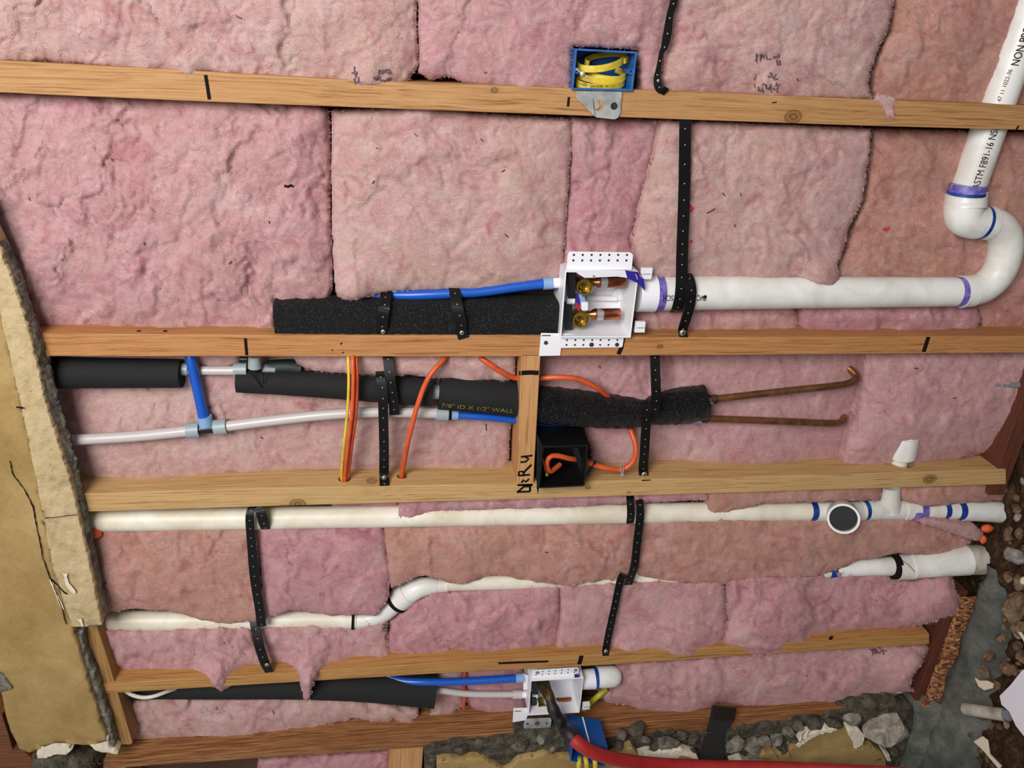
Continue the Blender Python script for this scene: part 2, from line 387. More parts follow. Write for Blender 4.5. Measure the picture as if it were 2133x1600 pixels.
# ================================================================== SETTING
def zr(z): return CAMZ + z
mb = MB(); mb.box((-0.9, 0.103, zr(-0.25)), (1.9, 0, 0), (0, .01, 0), (0, 0, 1.25)); w = mb.build('wall_back', M['back']); tag(w, 'brown kraft-faced wall sheathing behind the studs and insulation', 'wall', kind='structure')

# soil in front of the wall
xs = np.concatenate([np.linspace(.7, -.5, 20)[:-1], np.linspace(-.5, -1.75, 160), np.linspace(-1.75, -3.2, 20)[1:]])
ds = np.concatenate([np.linspace(-.11, .5, 90), np.linspace(.5, 3.4, 30)[1:]])
XX, DD = np.meshgrid(xs, ds, indexing='ij')
ZZ = .012 * fbm(XX * 9, DD * 9, 2, 5) + .016 * fbm(XX * 30, DD * 30, 5, 4) + .036 * np.exp(-(np.clip(DD - .05, 0, 9) / .07) ** 2) * np.clip((XX + 1.16) / .1, 0, 1) * np.clip((.95 + .05 + XX) * -8 + 1.0, .55, 1) - .035 + .004 * np.clip(DD, 0, 1)
nx, nd = XX.shape
V = np.stack([XX, -DD, ZZ], -1).reshape(-1, 3); idx = np.arange(nx * nd).reshape(nx, nd)
Q = np.stack([idx[:-1, :-1], idx[1:, :-1], idx[1:, 1:], idx[:-1, 1:]], -1).reshape(-1, 4)
fl = np_mesh('floor', V, Q, M['soil']); tag(fl, 'loose brown soil at the foot of the wall', 'ground', kind='structure')

# sill plate, strand board strip, concrete curb
for xa, xb, lb in ((-.3, -.865, 'dark red-brown sill plate end under the knotty pine stud'), (-1.13, -1.47, 'dark red-brown sill plate under the narrow brown stud and strand board')):
    mb = MB(); mb.box(((xa + xb) / 2, .047, zr(-1.262)), (abs(xa - xb) / 2, 0, 0), (0, .043, 0), (0, 0, .019)); o = mb.build('sill_plate', M['wood_red'], bevel=.002); tag(o, lb, 'plate')
def jag_strip(name, x0, x1, prof, n, amp, mat, seed, label, cat, width=None):
    V = []; k = len(prof)
    for i in range(n):
        x = x0 + (x1 - x0) * i / (n - 1); wf = width(x) if width else 1
        for j, (d, z) in enumerate(prof):
            a = amp * (0 if j in (0, ) else 1)
            V.append((x, -(prof[0][0] + (d - prof[0][0]) * wf + a * float(fbm(x * 14, j * 1.3, seed, 4))), zr(z + a * float(fbm(x * 17, j * 1.7 + 9, seed + 1, 4)))))
    Fq = [[i * k + j, (i + 1) * k + j, (i + 1) * k + j + 1, i * k + j + 1] for i in range(n - 1) for j in range(k - 1)]
    return tag(np_mesh(name, V, Fq, mat), label, cat)
mb = MB(); mb.box((-1.31, -.007, zr(-1.284)), (.17, 0, 0), (0, .006, 0), (0, 0, .024)); o = mb.build('strand_board_strip', M['osb'])
tag(o, 'torn strip of orange-brown strand board along the sill plate', 'board')
jag_strip('concrete_ledge', -1.45, -2.2, [(-.06, -1.40), (-.05, -1.24), (-.02, -1.245), (.01, -1.262), (.03, -1.285), (.045, -1.31), (.05, -1.4)], 90, .01, M['concrete'], 13, 'grey concrete ledge behind the big pale rock', 'concrete')
jag_strip('foundation_curb', -1.04, -2.1, [(.0, -1.36), (.013, -1.290), (.03, -1.289), (.05, -1.295), (.08, -1.312), (.105, -1.345), (.115, -1.39), (.12, -1.46)], 130, .012, M['concrete'], 3,
          'grey dusty concrete foundation curb below the strand board', 'concrete', lambda x: .75 + .75 * min(1, max(0, (-x - 1.05) / .6)))

# ------------------------------------------------------------------ studs
def stud(stations, mat, label, depth=.089, d0=0.0, name='wall_stud'):
    mb = MB(); vs = []
    for x, yt, yb in stations:
        a, b = P(x, yt, d0), P(x, yb, d0); vs += [a, b, b - OUT * depth, a - OUT * depth]
    n = len(stations)
    fs = [[i * 4 + k, i * 4 + (k + 1) % 4, i * 4 + 4 + (k + 1) % 4, i * 4 + 4 + k] for i in range(n - 1) for k in range(4)] + [[3, 2, 1, 0], [(n - 1) * 4 + k for k in range(4)]]
    mb.add(vs, fs); return tag(mb.build(name, mat, bevel=.0018), label, 'stud', 'wall studs')
ST1 = [(-130, 120, 187), (0, 126, 193), (430, 149, 212), (720, 166, 223), (1180, 183, 240), (1420, 190, 249), (1800, 207, 262), (2133, 220, 271), (2330, 228, 277)]
ST2 = [(20, 694, 742), (400, 697, 743), (720, 699, 743), (1050, 699, 743), (1350, 702, 741), (1700, 702, 738), (2133, 700, 735), (2290, 698, 732)]
ST3 = [(130, 1030, 1068), (560, 1017, 1055), (1050, 1008, 1041), (1413, 997, 1030), (1750, 988, 1020), (2096, 978, 1009)]
ST4 = [(200, 1426, 1446), (500, 1409, 1428), (900, 1382, 1404), (1270, 1362, 1385), (1500, 1350, 1369), (1936, 1320, 1342)]
ST5 = [(215, 1586, 1602), (720, 1551, 1568), (1000, 1530, 1548), (1400, 1500, 1532), (1620, 1484, 1512), (1840, 1466, 1490)]
KN1 = [(P(1652, 243, 0), .010), (P(1030, 188, 0), .004)]; KN3 = [(P(1937, 998, 0), .010), (P(1225, 1016, 0), .0035), (P(775, 1008, -.02), .009), (P(620, 1050, 0), .010), (P(1310, 1026, 0), .0025)]
M['stud1'] = wood('fir_stud_tan', srgb(190, 146, 98), srgb(174, 128, 80), srgb(130, 86, 48), knots=KN1, seed=1)
M['stud2'] = wood('fir_stud_orange', srgb(190, 138, 88), srgb(175, 120, 72), srgb(136, 84, 45), knots=[(P(1375, 722, 0), .004)], seed=2)
M['stud3'] = wood('pine_stud_yellow', srgb(202, 168, 116), srgb(188, 150, 98), srgb(150, 110, 62), knots=KN3, seed=3)
M['stud4'] = wood('fir_stud_brown', srgb(190, 144, 86), srgb(172, 124, 70), srgb(128, 84, 44), seed=5)
S1 = stud(ST1, M['stud1'], 'tan fir stud that carries the zinc bracket of the open blue box')
S2 = stud(ST2, M['stud2'], 'orange-brown fir stud under the white washer box with copper cylinders')
S3 = stud(ST3, M['stud3'], 'yellowish pine stud with knots that carries the black electrical box')
S4 = stud(ST4, M['stud4'], 'narrow brown stud above the washer box with the red hose')
S5 = stud(ST5, M['stud4'], 'stud with shade-darkened wood behind the broken grey mortar')
S5.data.materials.clear(); S5.data.materials.append(wood('shaded_brown_stud', srgb(176, 128, 80), srgb(128, 80, 46), srgb(84, 48, 26), seed=8))  # browner wood throughout, carrying the shade of the deep bay in its colour

def drill(obj, a, b, r):
    c = MB().tube([a, b], r, 20); co = c.build('cutter', M['hole_dark'])
    m = obj.modifiers.new('b', 'BOOLEAN'); m.object = co; m.operation = 'DIFFERENCE'; m.solver = 'EXACT'
    dg = bpy.context.evaluated_depsgraph_get(); dg.update(); me = bpy.data.meshes.new_from_object(obj.evaluated_get(dg)); obj.modifiers.clear(); obj.data = me
    bpy.data.objects.remove(co, do_unlink=True)
bpy.context.view_layer.update()
for hx, hy, hd, hr in ((718, 998, -.028, .012), (838, 991, -.036, .011)):
    q = P(hx, hy, hd); drill(S3, q + Vector((.03, 0, 0)), q - Vector((.07, 0, 0)), hr)
q = P(1872, 973, -.045); drill(S3, q + Vector((.05, 0, 0)), q - Vector((.08, 0, 0)), .028)

def mark(parent, pts, wpx, d=.0006, mat='ink', name='marker_line'):
    mb = MB(); pp = [P(x, y, d) for x, y in pts]
    mb.ribbon(pp, wpx * MPP(*pts[0], d), .0004); return mb.build(name, M[mat], parent)
mark(S1, [(428, 156), (432, 180), (436, 207)], 7); mark(S1, [(1185, 202), (1183, 222)], 5); mark(S1, [(2122, 262), (2117, 270)], 4); mark(S1, [(1608, 214), (1618, 213)], 2)
mark(S2, [(511, 705), (514, 740)], 6); mark(S2, [(1298, 705), (1294, 725), (1288, 738)], 9); mark(S2, [(1934, 702), (1924, 733)], 9)
mark(S2, [(708, 716), (713, 713), (709, 719)], 1.6); mark(S2, [(690, 728), (694, 731)], 1.6); mark(S2, [(712, 736), (717, 733)], 1.6)
mark(S4, [(1038, 1382), (1080, 1380), (1142, 1378)], 5); mark(S4, [(1211, 1366), (1209, 1376), (1206, 1384)], 9); mark(S4, [(1728, 1328), (1734, 1330)], 9)
for hx in (395, 340): mark(S2, [(hx - 55, 692), (hx - 47, 690)], 6, -.012, name='stain')

# cross block with DRY
def prism_px(name, poly, d0, depth, mat, label=None, cat=None, parent=None, bevel=.0015, group=None):
    mb = MB(); a = [P(x, y, d0) for x, y in poly]; mb.prism(a, -OUT * depth); o = mb.build(name, mat, parent, bevel=bevel)
    if label: tag(o, label, cat, group)
    return o
BK = prism_px('cross_block', [(1086, 738), (1126, 738), (1111, 1014), (1076, 1014)], .0, .085, M['wood_block'], 'short fir cross block with DRY written on it in black marker', 'block')
mark(BK, [(1086, 777), (1105, 776), (1122, 777)], 10)
mark(BK, [(1082, 773), (1083, 782)], 3)
def glyph(parent, strokes, w):
    for s in strokes: mark(parent, s, w, .0008)
glyph(BK, [[(1077, 1026), (1091, 1014), (1104, 1013)], [(1077, 1025), (1104, 1024)], [(1104, 1024), (1104, 1013)],
           [(1086, 1006), (1090, 1000), (1095, 1004), (1102, 998)],
           [(1080, 991), (1104, 989)], [(1080, 991), (1081, 983), (1088, 982), (1092, 989)], [(1091, 984), (1107, 968)],
           [(1084, 963), (1095, 962), (1101, 956), (1094, 952)], [(1085, 952), (1109, 949)]], 4.4)
prism_px('cross_block', [(812, 1560), (882, 1554), (858, 1900), (786, 1900)], -.012, .07, M['wood_block'], 'stub of a wooden block below the shade-darkened stud beside the mortar', 'block')
prism_px('timber_block', [(222, 1589), (258, 1585), (320, 1800), (262, 1800)], -.012, .07, M['wood_board'], 'short tan timber block under the dark stud beside the stucco lump', 'block')

# ------------------------------------------------------------------ stucco left over at the top of the wall
def jag(pts, step=7, amp=2.0, seed=0, closed=True):
    out = []; n = len(pts)
    for i in range(n if closed else n - 1):
        a, b = pts[i], pts[(i + 1) % n]; L = math.hypot(b[0] - a[0], b[1] - a[1]); k = max(1, int(L / step)); tx, ty = (b[0] - a[0]) / (L or 1), (b[1] - a[1]) / (L or 1)
        for j in range(k):
            t = j / k; x, y = a[0] + (b[0] - a[0]) * t, a[1] + (b[1] - a[1]) * t
            q = amp * float(perlin(x * .05 + seed * 3, y * .05, seed) + .6 * perlin(x * .17, y * .17 + 3, seed + 1)); q += (.35 * amp * float(perlin(x * .4, y * .4, seed + 2)) if amp > 2 else 0); out.append((x - ty * q, y + tx * q))
    if not closed: out.append(pts[-1])
    return out
def poly_dist(px, py, poly):
    A = np.array(poly, float); B = np.roll(A, -1, 0); ab = B - A; L2 = (ab ** 2).sum(1) + 1e-9
    best = np.full(px.shape, 1e18); nx_ = np.zeros(px.shape); ny_ = np.zeros(px.shape); ins = np.zeros(px.shape, bool)
    for (ax, ay), (bx, by), (vx, vy), l2 in zip(A, B, ab, L2):
        t = np.clip(((px - ax) * vx + (py - ay) * vy) / l2, 0, 1); qx = ax + t * vx; qy = ay + t * vy; dd = (px - qx) ** 2 + (py - qy) ** 2
        m = dd < best; best = np.where(m, dd, best); nx_ = np.where(m, qx, nx_); ny_ = np.where(m, qy, ny_)
        c = ((ay > py) != (by > py)); xi = ax + (py - ay) * (vx / (vy if abs(vy) > 1e-12 else 1e-12)); ins ^= c & (px < xi)
    return np.sqrt(best), nx_, ny_, ins
def field(name, poly, hf, step, mat, parent=None, back=-.088, skirt=True, thick=.045):
    """height field over an outline given in photo pixels; hf(px,py,dist)->d ; skirt runs straight back into the wall"""
    pa = np.array(poly); x0, y0 = pa.min(0) - step; x1, y1 = pa.max(0) + step
    gx = np.arange(x0, x1 + step, step); gy = np.arange(y0, y1 + step, step); PX, PY = np.meshgrid(gx, gy, indexing='ij')
    dist, qx, qy, ins = poly_dist(PX, PY, poly)
    cell = ins[:-1, :-1] | ins[1:, :-1] | ins[1:, 1:] | ins[:-1, 1:]
    use = np.zeros(ins.shape, bool)
    for a in (0, 1):
        for b in (0, 1): use[a:a + cell.shape[0], b:b + cell.shape[1]] |= cell
    snap = use & (~ins | (dist < step * .35)); PX = np.where(snap, qx, PX); PY = np.where(snap, qy, PY); dist = np.where(snap, 0, dist)
    idx = np.full(ins.shape, -1); idx[use] = np.arange(use.sum())
    px, py, dd = PX[use], PY[use], dist[use]; h = hf(px, py, dd); V = Pn(px, py, h)
    ci, cj = np.nonzero(cell); Q = np.stack([idx[ci, cj], idx[ci, cj + 1], idx[ci + 1, cj + 1], idx[ci + 1, cj]], -1)
    if skirt:
        E = np.concatenate([Q[:, [0, 1]], Q[:, [1, 2]], Q[:, [2, 3]], Q[:, [3, 0]]]); key = np.sort(E, 1); k1 = key[:, 0].astype(np.int64) * len(px) + key[:, 1]
        u, inv, cnt = np.unique(k1, return_inverse=True, return_counts=True); bd = E[cnt[inv] == 1]
        bv = np.unique(bd); remap = {int(v): i for i, v in enumerate(bv)}; n0 = len(V)
        SV = V[bv].copy(); SV[:, 1] = np.minimum(np.maximum(SV[:, 1] + thick, SV[:, 1]), max(-back, -9)); SVm = V[bv].copy(); SVm[:, 1] = np.minimum(SVm[:, 1] + .012, -back)
        V = np.concatenate([V, SVm, SV]); nb = len(bv)
        a = np.array([remap[int(v)] for v in bd[:, 0]]); b = np.array([remap[int(v)] for v in bd[:, 1]])
        Q = np.concatenate([Q, np.stack([bd[:, 1], bd[:, 0], n0 + a, n0 + b], -1), np.stack([n0 + b, n0 + a, n0 + nb + a, n0 + nb + b], -1)])
    return np_mesh(name, V, Q, mat, parent)

SP = thing('stucco_remnant', 'tan painted stucco remnant with a pale cracked border and broken grey edge', 'stucco', P(60, 1100, .02))
face_poly = [(-260, 380), (-60, 380), (2, 660), (45, 850), (75, 1000), (110, 1180), (150, 1305), (152, 1312), (165, 1360), (190, 1440), (215, 1520), (222, 1545), (190, 1552), (150, 1550), (110, 1548), (85, 1560), (60, 1568), (40, 1560), (25, 1530), (12, 1490), (2, 1440), (-20, 1380), (-260, 1380)]
fp = jag(face_poly, 8, 1.5, 3)
field('paint_face', fp, lambda x, y, d: .030 + .0015 * fbm(x * .02, y * .02, 4) + .001 * np.clip(d / 6, 0, 1), 9, M['stucco'], SP, back=.004)
band = [(-60, 380), (-8, 500), (20, 570), (60, 690), (100, 860), (145, 1000), (180, 1150), (212, 1302), (180, 1305), (150, 1305), (110, 1180), (75, 1000), (45, 850), (2, 660)]
field('pale_border', jag(band, 6, 1.6, 5), lambda x, y, d: .032 + .003 * fbm(x * .06, y * .06, 7, 4), 5, M['bare'], SP, back=.004)
edge = [(-40, 400), (-2, 500), (28, 560), (62, 660), (100, 760), (128, 860), (158, 960), (175, 1060), (196, 1170), (219, 1290), (213, 1306), (202, 1300), (176, 1150), (140, 1000), (98, 860), (60, 690), (20, 570), (-8, 500)]
field('broken_edge', jag(edge, 5, 3, 8), lambda x, y, d: .028 - .022 * np.clip((x - (np.interp(y, [400, 560, 690, 860, 1000, 1150, 1300], [-50, 16, 60, 98, 140, 176, 204]))) / 30, 0, 1) + .005 * fbm(x * .1, y * .1, 9, 4), 4, M['mortar'], SP, back=.0)
edge2 = [(152, 1312), (170, 1318), (176, 1360), (195, 1400), (210, 1450), (230, 1510), (240, 1545), (236, 1565), (222, 1548), (215, 1520), (190, 1440), (165, 1360)]
field('broken_edge', jag(edge2, 5, 3, 10), lambda x, y, d: .02 + .005 * fbm(x * .1, y * .1, 9, 4), 4, M['mortar'], SP, back=-.0)
def crack(pts, w, parent, mat='ink', d=.0335, name='crack'):
    p2 = jag(pts, 6, 1.5, 13, False); mb = MB(); mb.ribbon([P(x, y, d) for x, y in p2], [w * (.4 + .6 * random.random()) * MPP(x, y, d) for x, y in p2], .0008); mb.build(name, M[mat], parent)
crack([(20, 960), (26, 985), (50, 1020), (68, 1055), (75, 1090), (90, 1165), (105, 1205), (125, 1225), (140, 1238)], 2.6, SP)
crack([(106, 1205), (118, 1240), (130, 1270), (138, 1300)], 2.2, SP)
crack([(106, 1208), (116, 1236), (128, 1262), (132, 1270)], 6, SP, 'plaster', .0332, 'plaster_scar')
crack([(92, 1080), (125, 1076), (160, 1072)], 1.8, SP, d=.0365)
crack([(136, 1195), (140, 1215), (156, 1236)], 10, SP, 'plaster', .0362, 'plaster_scar')
crack([(34, 848), (48, 850)], 5, SP, d=.036)
crack([(166, 1290), (172, 1305)], 9, SP, 'plaster', .036, 'plaster_scar')
mbp = [(80, 1552), (98, 1546), (120, 1549), (135, 1552), (150, 1562), (138, 1574), (115, 1572), (98, 1578), (78, 1580), (76, 1570)]
field('plaster_flake', jag(mbp, 5, 1.5, 15), lambda x, y, d: .03 + .003 * fbm(x * .1, y * .1, 2), 4, M['plaster'], SP, back=.01)
field('plaster_flake', jag([(186, 1552), (208, 1548), (216, 1530), (224, 1540), (226, 1556), (244, 1572), (220, 1568), (198, 1564)], 5, 1.5, 16), lambda x, y, d: .028 + .003 * fbm(x * .1, y * .1, 2), 4, M['plaster'], SP, back=.0)
field('chipped_patch', jag([(-60, 1390), (4, 1402), (28, 1434), (12, 1440), (2, 1442), (-60, 1440)], 5, 1.5, 17), lambda x, y, d: .0335 + .002 * fbm(x * .1, y * .1, 2), 4, M['mortar'], SP, back=.02)
# paper-backed flap where the stucco meets the orange stud
field('felt_flap', jag([(66, 708), (84, 716), (99, 735), (103, 760), (96, 780), (110, 812), (124, 860), (128, 888), (118, 880), (100, 810), (80, 750)], 6, 1, 18), lambda x, y, d: .004 + 0 * x, 5, plain('tan_felt_paper', srgb(150, 122, 78), .85), SP, back=-.004)
lump = field('stucco_lump', jag([(66, 1575), (90, 1580), (130, 1572), (165, 1580), (185, 1588), (196, 1600), (205, 1640), (72, 1640)], 6, 2, 19), lambda x, y, d: .012 + .012 * (1 - np.exp(-d / 14)) + .004 * fbm(x * .06, y * .06, 5), 4, M['mortar_dark'], None, back=-.02)
tag(lump, 'dark rounded mortar lump hanging below the tan stucco corner', 'mortar')
prism_px('timber', [(-120, 1480), (4, 1490), (18, 1532), (26, 1562), (50, 1566), (66, 1580), (74, 1640), (-120, 1640)], .0, .06, M['wood_dark'], 'brown timber exposed under the torn corner of the stucco', 'timber')
prism_px('header_board', [(168, 1300), (200, 1300), (214, 1340), (238, 1420), (262, 1500), (276, 1548), (272, 1552), (246, 1551), (230, 1500), (205, 1420)], -.004, .04, M['wood_board'], 'tan pine board edge running under the stucco toward the shade-darkened stud', 'board', bevel=.002)

# ================================================================== INSULATION BATTS
BATTS = {}
def hfun(seed, base, bulge, lifts, rough, edge):
    def h(x, y, dist):
        X, Y = x / 100, y / 100; s = seed
        wx = .35 * perlin(X * 1.6, Y * 1.6, s + 50) + .12 * perlin(X * 5, Y * 5, s + 51); wy = .35 * perlin(X * 1.6, Y * 1.6, s + 60) + .12 * perlin(X * 5, Y * 5, s + 61)
        xx, yy = X + wx, Y + wy
        v = base + bulge * (1 - np.exp(-dist / 45))
        v = v + rough * (.0065 * perlin(xx * .8, yy * .8, s + 1) + .0026 * perlin(xx * 1.9, yy * 1.9, s + 2) + .0010 * perlin(xx * 4.6, yy * 4.6, s + 3) + .0006 * perlin(xx * 10, yy * 10, s + 4) + .00045 * perlin(xx * 21, yy * 21, s + 5))
        rot = .6 * perlin(X * .5, Y * .5, s + 30) + s; ca, sa = np.cos(rot), np.sin(rot); ax, ay = X * ca + Y * sa, -X * sa + Y * ca
        v = v + rough * .0011 * perlin(ax * 2.2, ay * 9, s + 31)                                      # drawn-out fibre streaks
        st = perlin(xx * .75, yy * .75, s + 6); v = v + rough * .0022 * np.tanh(st * 22)              # torn layers
        st2 = perlin(xx * 1.9 + 4, yy * 1.9, s + 16); v = v + rough * .0009 * np.tanh(st2 * 20) * np.clip(perlin(X * .9, Y * .9, s + 17) * 4 + .4, 0, 1)
        for k, (fr, dp, wdt) in enumerate(((.6, .0050, .022), (1.15, .0030, .03), (2.4, .0016, .05))):    # creases
            n = perlin(xx * fr + 7, yy * fr, s + 7 + k); msk = np.clip((perlin(X * .8, Y * .8, s + 20 + k) - .02) * 4, 0, 1)
            v = v - rough * dp * msk * np.exp(-(n / wdt) ** 2)
        e = np.clip(dist / 11, 0, 1); v = v - edge * (1 - np.sqrt(1 - (1 - e) ** 2))
        for lx, ly, lr, la in lifts: v = v + la * np.exp(-(((x - lx) ** 2 + (y - ly) ** 2) / lr ** 2))
        return v
    return h
def grow(poly, g):
    A = np.array(poly, float); area2 = np.sum(A[:, 0] * np.roll(A[:, 1], -1) - np.roll(A[:, 0], -1) * A[:, 1]); sg = 1 if area2 > 0 else -1
    t = np.roll(A, -1, 0) - np.roll(A, 1, 0); t /= np.linalg.norm(t, axis=1)[:, None] + 1e-9; return [tuple(p) for p in A + np.stack([t[:, 1], -t[:, 0]], 1) * g * sg]
GRP = 'pink insulation batts between the studs'
def batt(key, poly, mat, label, base=-.022, bulge=.014, lifts=(), rough=1.0, edge=.011, jitter=2.2, fibres=.5, back=-.088, step=4.0):
    seed = len(BATTS) + 1
    pp = jag(grow(poly, 1.6), 6, jitter, seed); hf = hfun(seed, base, bulge, lifts, rough, edge)
    o = field('insulation_batt', pp, hf, step, M[mat], None, back); tag(o, label, 'insulation', GRP); BATTS[key] = (o, hf, pp)
    # stray fibres along the torn edges
    rnd = random.Random(seed); A = np.array(pp); V = []; Fq = []
    per = len(pp); cnt = int(per * fibres * 2.4); ctr = A.mean(0)
    for _ in range(cnt):
        i = rnd.randrange(per); a, b = A[i], A[(i + 1) % per]; t = rnd.random(); x, y = a + (b - a) * t
        tx, ty = b - a; L = math.hypot(tx, ty) or 1; nx_, ny_ = ty / L, -tx / L
        if rnd.random() < .5: nx_, ny_ = nx_ + rnd.uniform(-1, 1), ny_ + rnd.uniform(-1, 1)
        sgn = 1 if (x + nx_ * 4 - ctr[0]) ** 2 + (y + ny_ * 4 - ctr[1]) ** 2 > (x - ctr[0]) ** 2 + (y - ctr[1]) ** 2 else -1
        ang = math.atan2(ny_ * sgn, nx_ * sgn) + rnd.uniform(-.7, .7); ln = rnd.uniform(3, 9); x -= math.cos(ang) * 4; y -= math.sin(ang) * 4
        d = float(hf(np.array([x]), np.array([y]), np.array([4.0]))[0]) + rnd.uniform(-.003, .003); cv = rnd.uniform(-.35, .35); ring = []
        for k in range(4):
            p = P(x, y, d + .0012 * k * rnd.random()); w = .00032 * (1 - k / 4.2); ring.append((p, w)); x += math.cos(ang) * ln / 3; y += math.sin(ang) * ln / 3; ang += cv
        b0 = len(V); sx, sy = -math.sin(ang), math.cos(ang)
        side = (P(x + sx, y + sy, d) - P(x, y, d)).normalized()
        for p, w in ring: V += [p + side * w, p - side * w * .6 + OUT * w, p - side * w * .6 - OUT * w]
        Fq += [[b0 + k * 3 + j, b0 + k * 3 + (j + 1) % 3, b0 + k * 3 + 3 + (j + 1) % 3, b0 + k * 3 + 3 + j] for k in range(3) for j in range(3)]
    # thin loose strands lying on the face
    lo, hi = A.min(0), A.max(0); m_ = int((hi[0] - lo[0]) * (hi[1] - lo[1]) / 1000); rs = np.random.RandomState(seed); ns = 6
    sx_ = lo[0] + rs.rand(m_) * (hi[0] - lo[0]); sy_ = lo[1] + rs.rand(m_) * (hi[1] - lo[1]); an = rs.rand(m_) * 6.283; cv_ = rs.randn(m_) * .35; ll = 8 + rs.rand(m_) ** 2 * 30
    pts_ = []
    for k in range(ns): pts_.append((sx_.copy(), sy_.copy())); sx_ = sx_ + np.cos(an) * ll / ns; sy_ = sy_ + np.sin(an) * ll / ns; an = an + cv_
    allx = np.concatenate([p[0] for p in pts_]); ally = np.concatenate([p[1] for p in pts_]); dd_, _, _, in_ = poly_dist(allx, ally, pp); ok = (in_ & (dd_ > 5)).reshape(ns, m_).all(0); hh_ = hf(allx, ally, dd_) + .0007
    W3 = Pn(allx, ally, hh_).reshape(ns, m_, 3)
    for j in np.nonzero(ok)[0]:
        b0 = len(V); line = [Vector(W3[k, j]) for k in range(ns)]; side = (line[-1] - line[0]).cross(OUT).normalized()
        for k, p in enumerate(line): w = .00026 * (1.2 - abs(k - 2.5) / 3.2); V += [p + side * w, p - side * w * .6 + OUT * w, p - side * w * .6 - OUT * w]
        Fq += [[b0 + k * 3 + q, b0 + k * 3 + (q + 1) % 3, b0 + k * 3 + 3 + (q + 1) % 3, b0 + k * 3 + 3 + q] for k in range(ns - 1) for q in range(3)]
    if V: tag(np_mesh('stray_fibres', V, Fq, M['fibre'] if seed % 3 else M['fibre_pale'], o), None, kind='stuff')
    return o
def on_batt(key, pts, wpx, mat, name):
    o, hf, pp = BATTS[key]; xs_ = np.array([p[0] for p in pts], float); ys_ = np.array([p[1] for p in pts], float); dist = poly_dist(xs_, ys_, pp)[0]; hh = hf(xs_, ys_, dist) + .0016
    mb = MB(); mb.ribbon([P(x, y, h) for x, y, h in zip(xs_, ys_, hh)], wpx * MPP(*pts[0]), .0006); return mb.build(name, M[mat], o)

batt('A1', [(-90, -90), (868, -90), (867, 60), (870, 130), (862, 150), (850, 168), (830, 176), (790, 180), (740, 182), (720, 172), (640, 168), (560, 162), (520, 160), (440, 148), (420, 152), (390, 160), (350, 150), (310, 150), (250, 142), (180, 134), (100, 126), (30, 130), (-90, 126)], 'peach',
     'long pale pink batt with smudged print overhanging the tan stud edge', -.014, .016, ((775, 172, 55, .016), (390, 155, 35, .012)))
batt('A2', [(870, -90), (1402, -90), (1396, 40), (1385, 100), (1372, 170), (1378, 194), (1334, 194), (1333, 108), (1330, 102), (1198, 96), (1190, 100), (1188, 191), (1100, 190), (1040, 184), (985, 178), (960, 171), (945, 163), (930, 160), (900, 165), (885, 161), (872, 150), (874, 100)], 'pink',
     'pink batt with folds around the open blue electrical box', -.014, .018, ((1100, 182, 30, .008),))
batt('A3', [(1404, -90), (1868, -90), (1860, 10), (1850, 60), (1825, 110), (1812, 150), (1808, 180), (1818, 206), (1720, 207), (1660, 207), (1615, 208), (1600, 210), (1570, 203), (1480, 198), (1400, 196), (1385, 186), (1376, 162), (1390, 100)], 'peach',
     'pink batt with smudged black print beside the twisted black strap', -.016, .02)
batt('A4', [(1870, -90), (2290, -90), (2290, 245), (2080, 224), (2040, 224), (1990, 219), (1940, 215), (1900, 213), (1860, 214), (1822, 209), (1816, 180), (1820, 150), (1832, 110), (1856, 60)], 'tan',
     'dusky tan-pink batt behind the slanted pipe printed NON', -.056, .016, ((1930, 90, 150, .02),), 1.1)
batt('B1', [(-110, 180), (300, 197), (560, 208), (640, 216), (684, 232), (688, 300), (686, 420), (690, 520), (692, 600), (688, 618), (672, 630), (655, 623), (640, 640), (620, 625), (590, 640), (572, 625), (572, 690), (548, 697), (500, 697), (470, 690), (420, 686), (390, 688), (340, 690), (300, 692), (240, 685), (160, 684), (60, 688), (-110, 690)], 'pink',
     'big wrinkled pink batt between the tan stud and the orange-brown stud beside the stucco', -.04, .022, ((340, 470, 190, .006),), 1.25)
batt('B2', [(692, 232), (760, 230), (860, 222), (900, 224), (1000, 236), (1100, 244), (1192, 250), (1188, 330), (1182, 420), (1176, 500), (1172, 560), (1165, 582), (1120, 588), (1060, 598), (1000, 608), (960, 604), (900, 606), (860, 605), (820, 608), (780, 613), (750, 622), (720, 626), (702, 618), (696, 560), (692, 420)], 'peach',
     'cream and peach pink batt drooping over the blue water line', -.03, .02, ((880, 224, 40, .016), (740, 618, 40, .012)), .9)
batt('B3', [(1192, 246), (1290, 248), (1372, 252), (1364, 300), (1345, 370), (1325, 440), (1312, 500), (1318, 540), (1322, 590), (1165, 590), (1176, 520), (1186, 400)], 'rose',
     'narrow deep pink crumpled batt directly above the white washer box with copper cylinders', -.042, .018, rough=1.4)
batt('B4', [(1374, 252), (1500, 256), (1700, 264), (1814, 270), (1808, 330), (1796, 420), (1770, 470), (1755, 520), (1742, 555), (1752, 582), (1738, 597), (1702, 592), (1675, 581), (1600, 582), (1480, 584), (1340, 586), (1324, 560), (1318, 500), (1332, 430), (1352, 360), (1368, 300)], 'peach',
     'smooth pink batt above the horizontal-printed drain pipe with red specks', -.03, .016, ((1715, 585, 35, .03),))
batt('B5', [(1816, 270), (2000, 274), (2290, 282), (2290, 714), (2100, 702), (2045, 698), (2042, 660), (2035, 640), (1960, 596), (1850, 590), (1740, 586), (1745, 555), (1765, 515), (1780, 465), (1802, 420), (1816, 330)], 'tan',
     'dusky tan-pink batt behind the white P-trap', -.055, .014, rough=1.15)
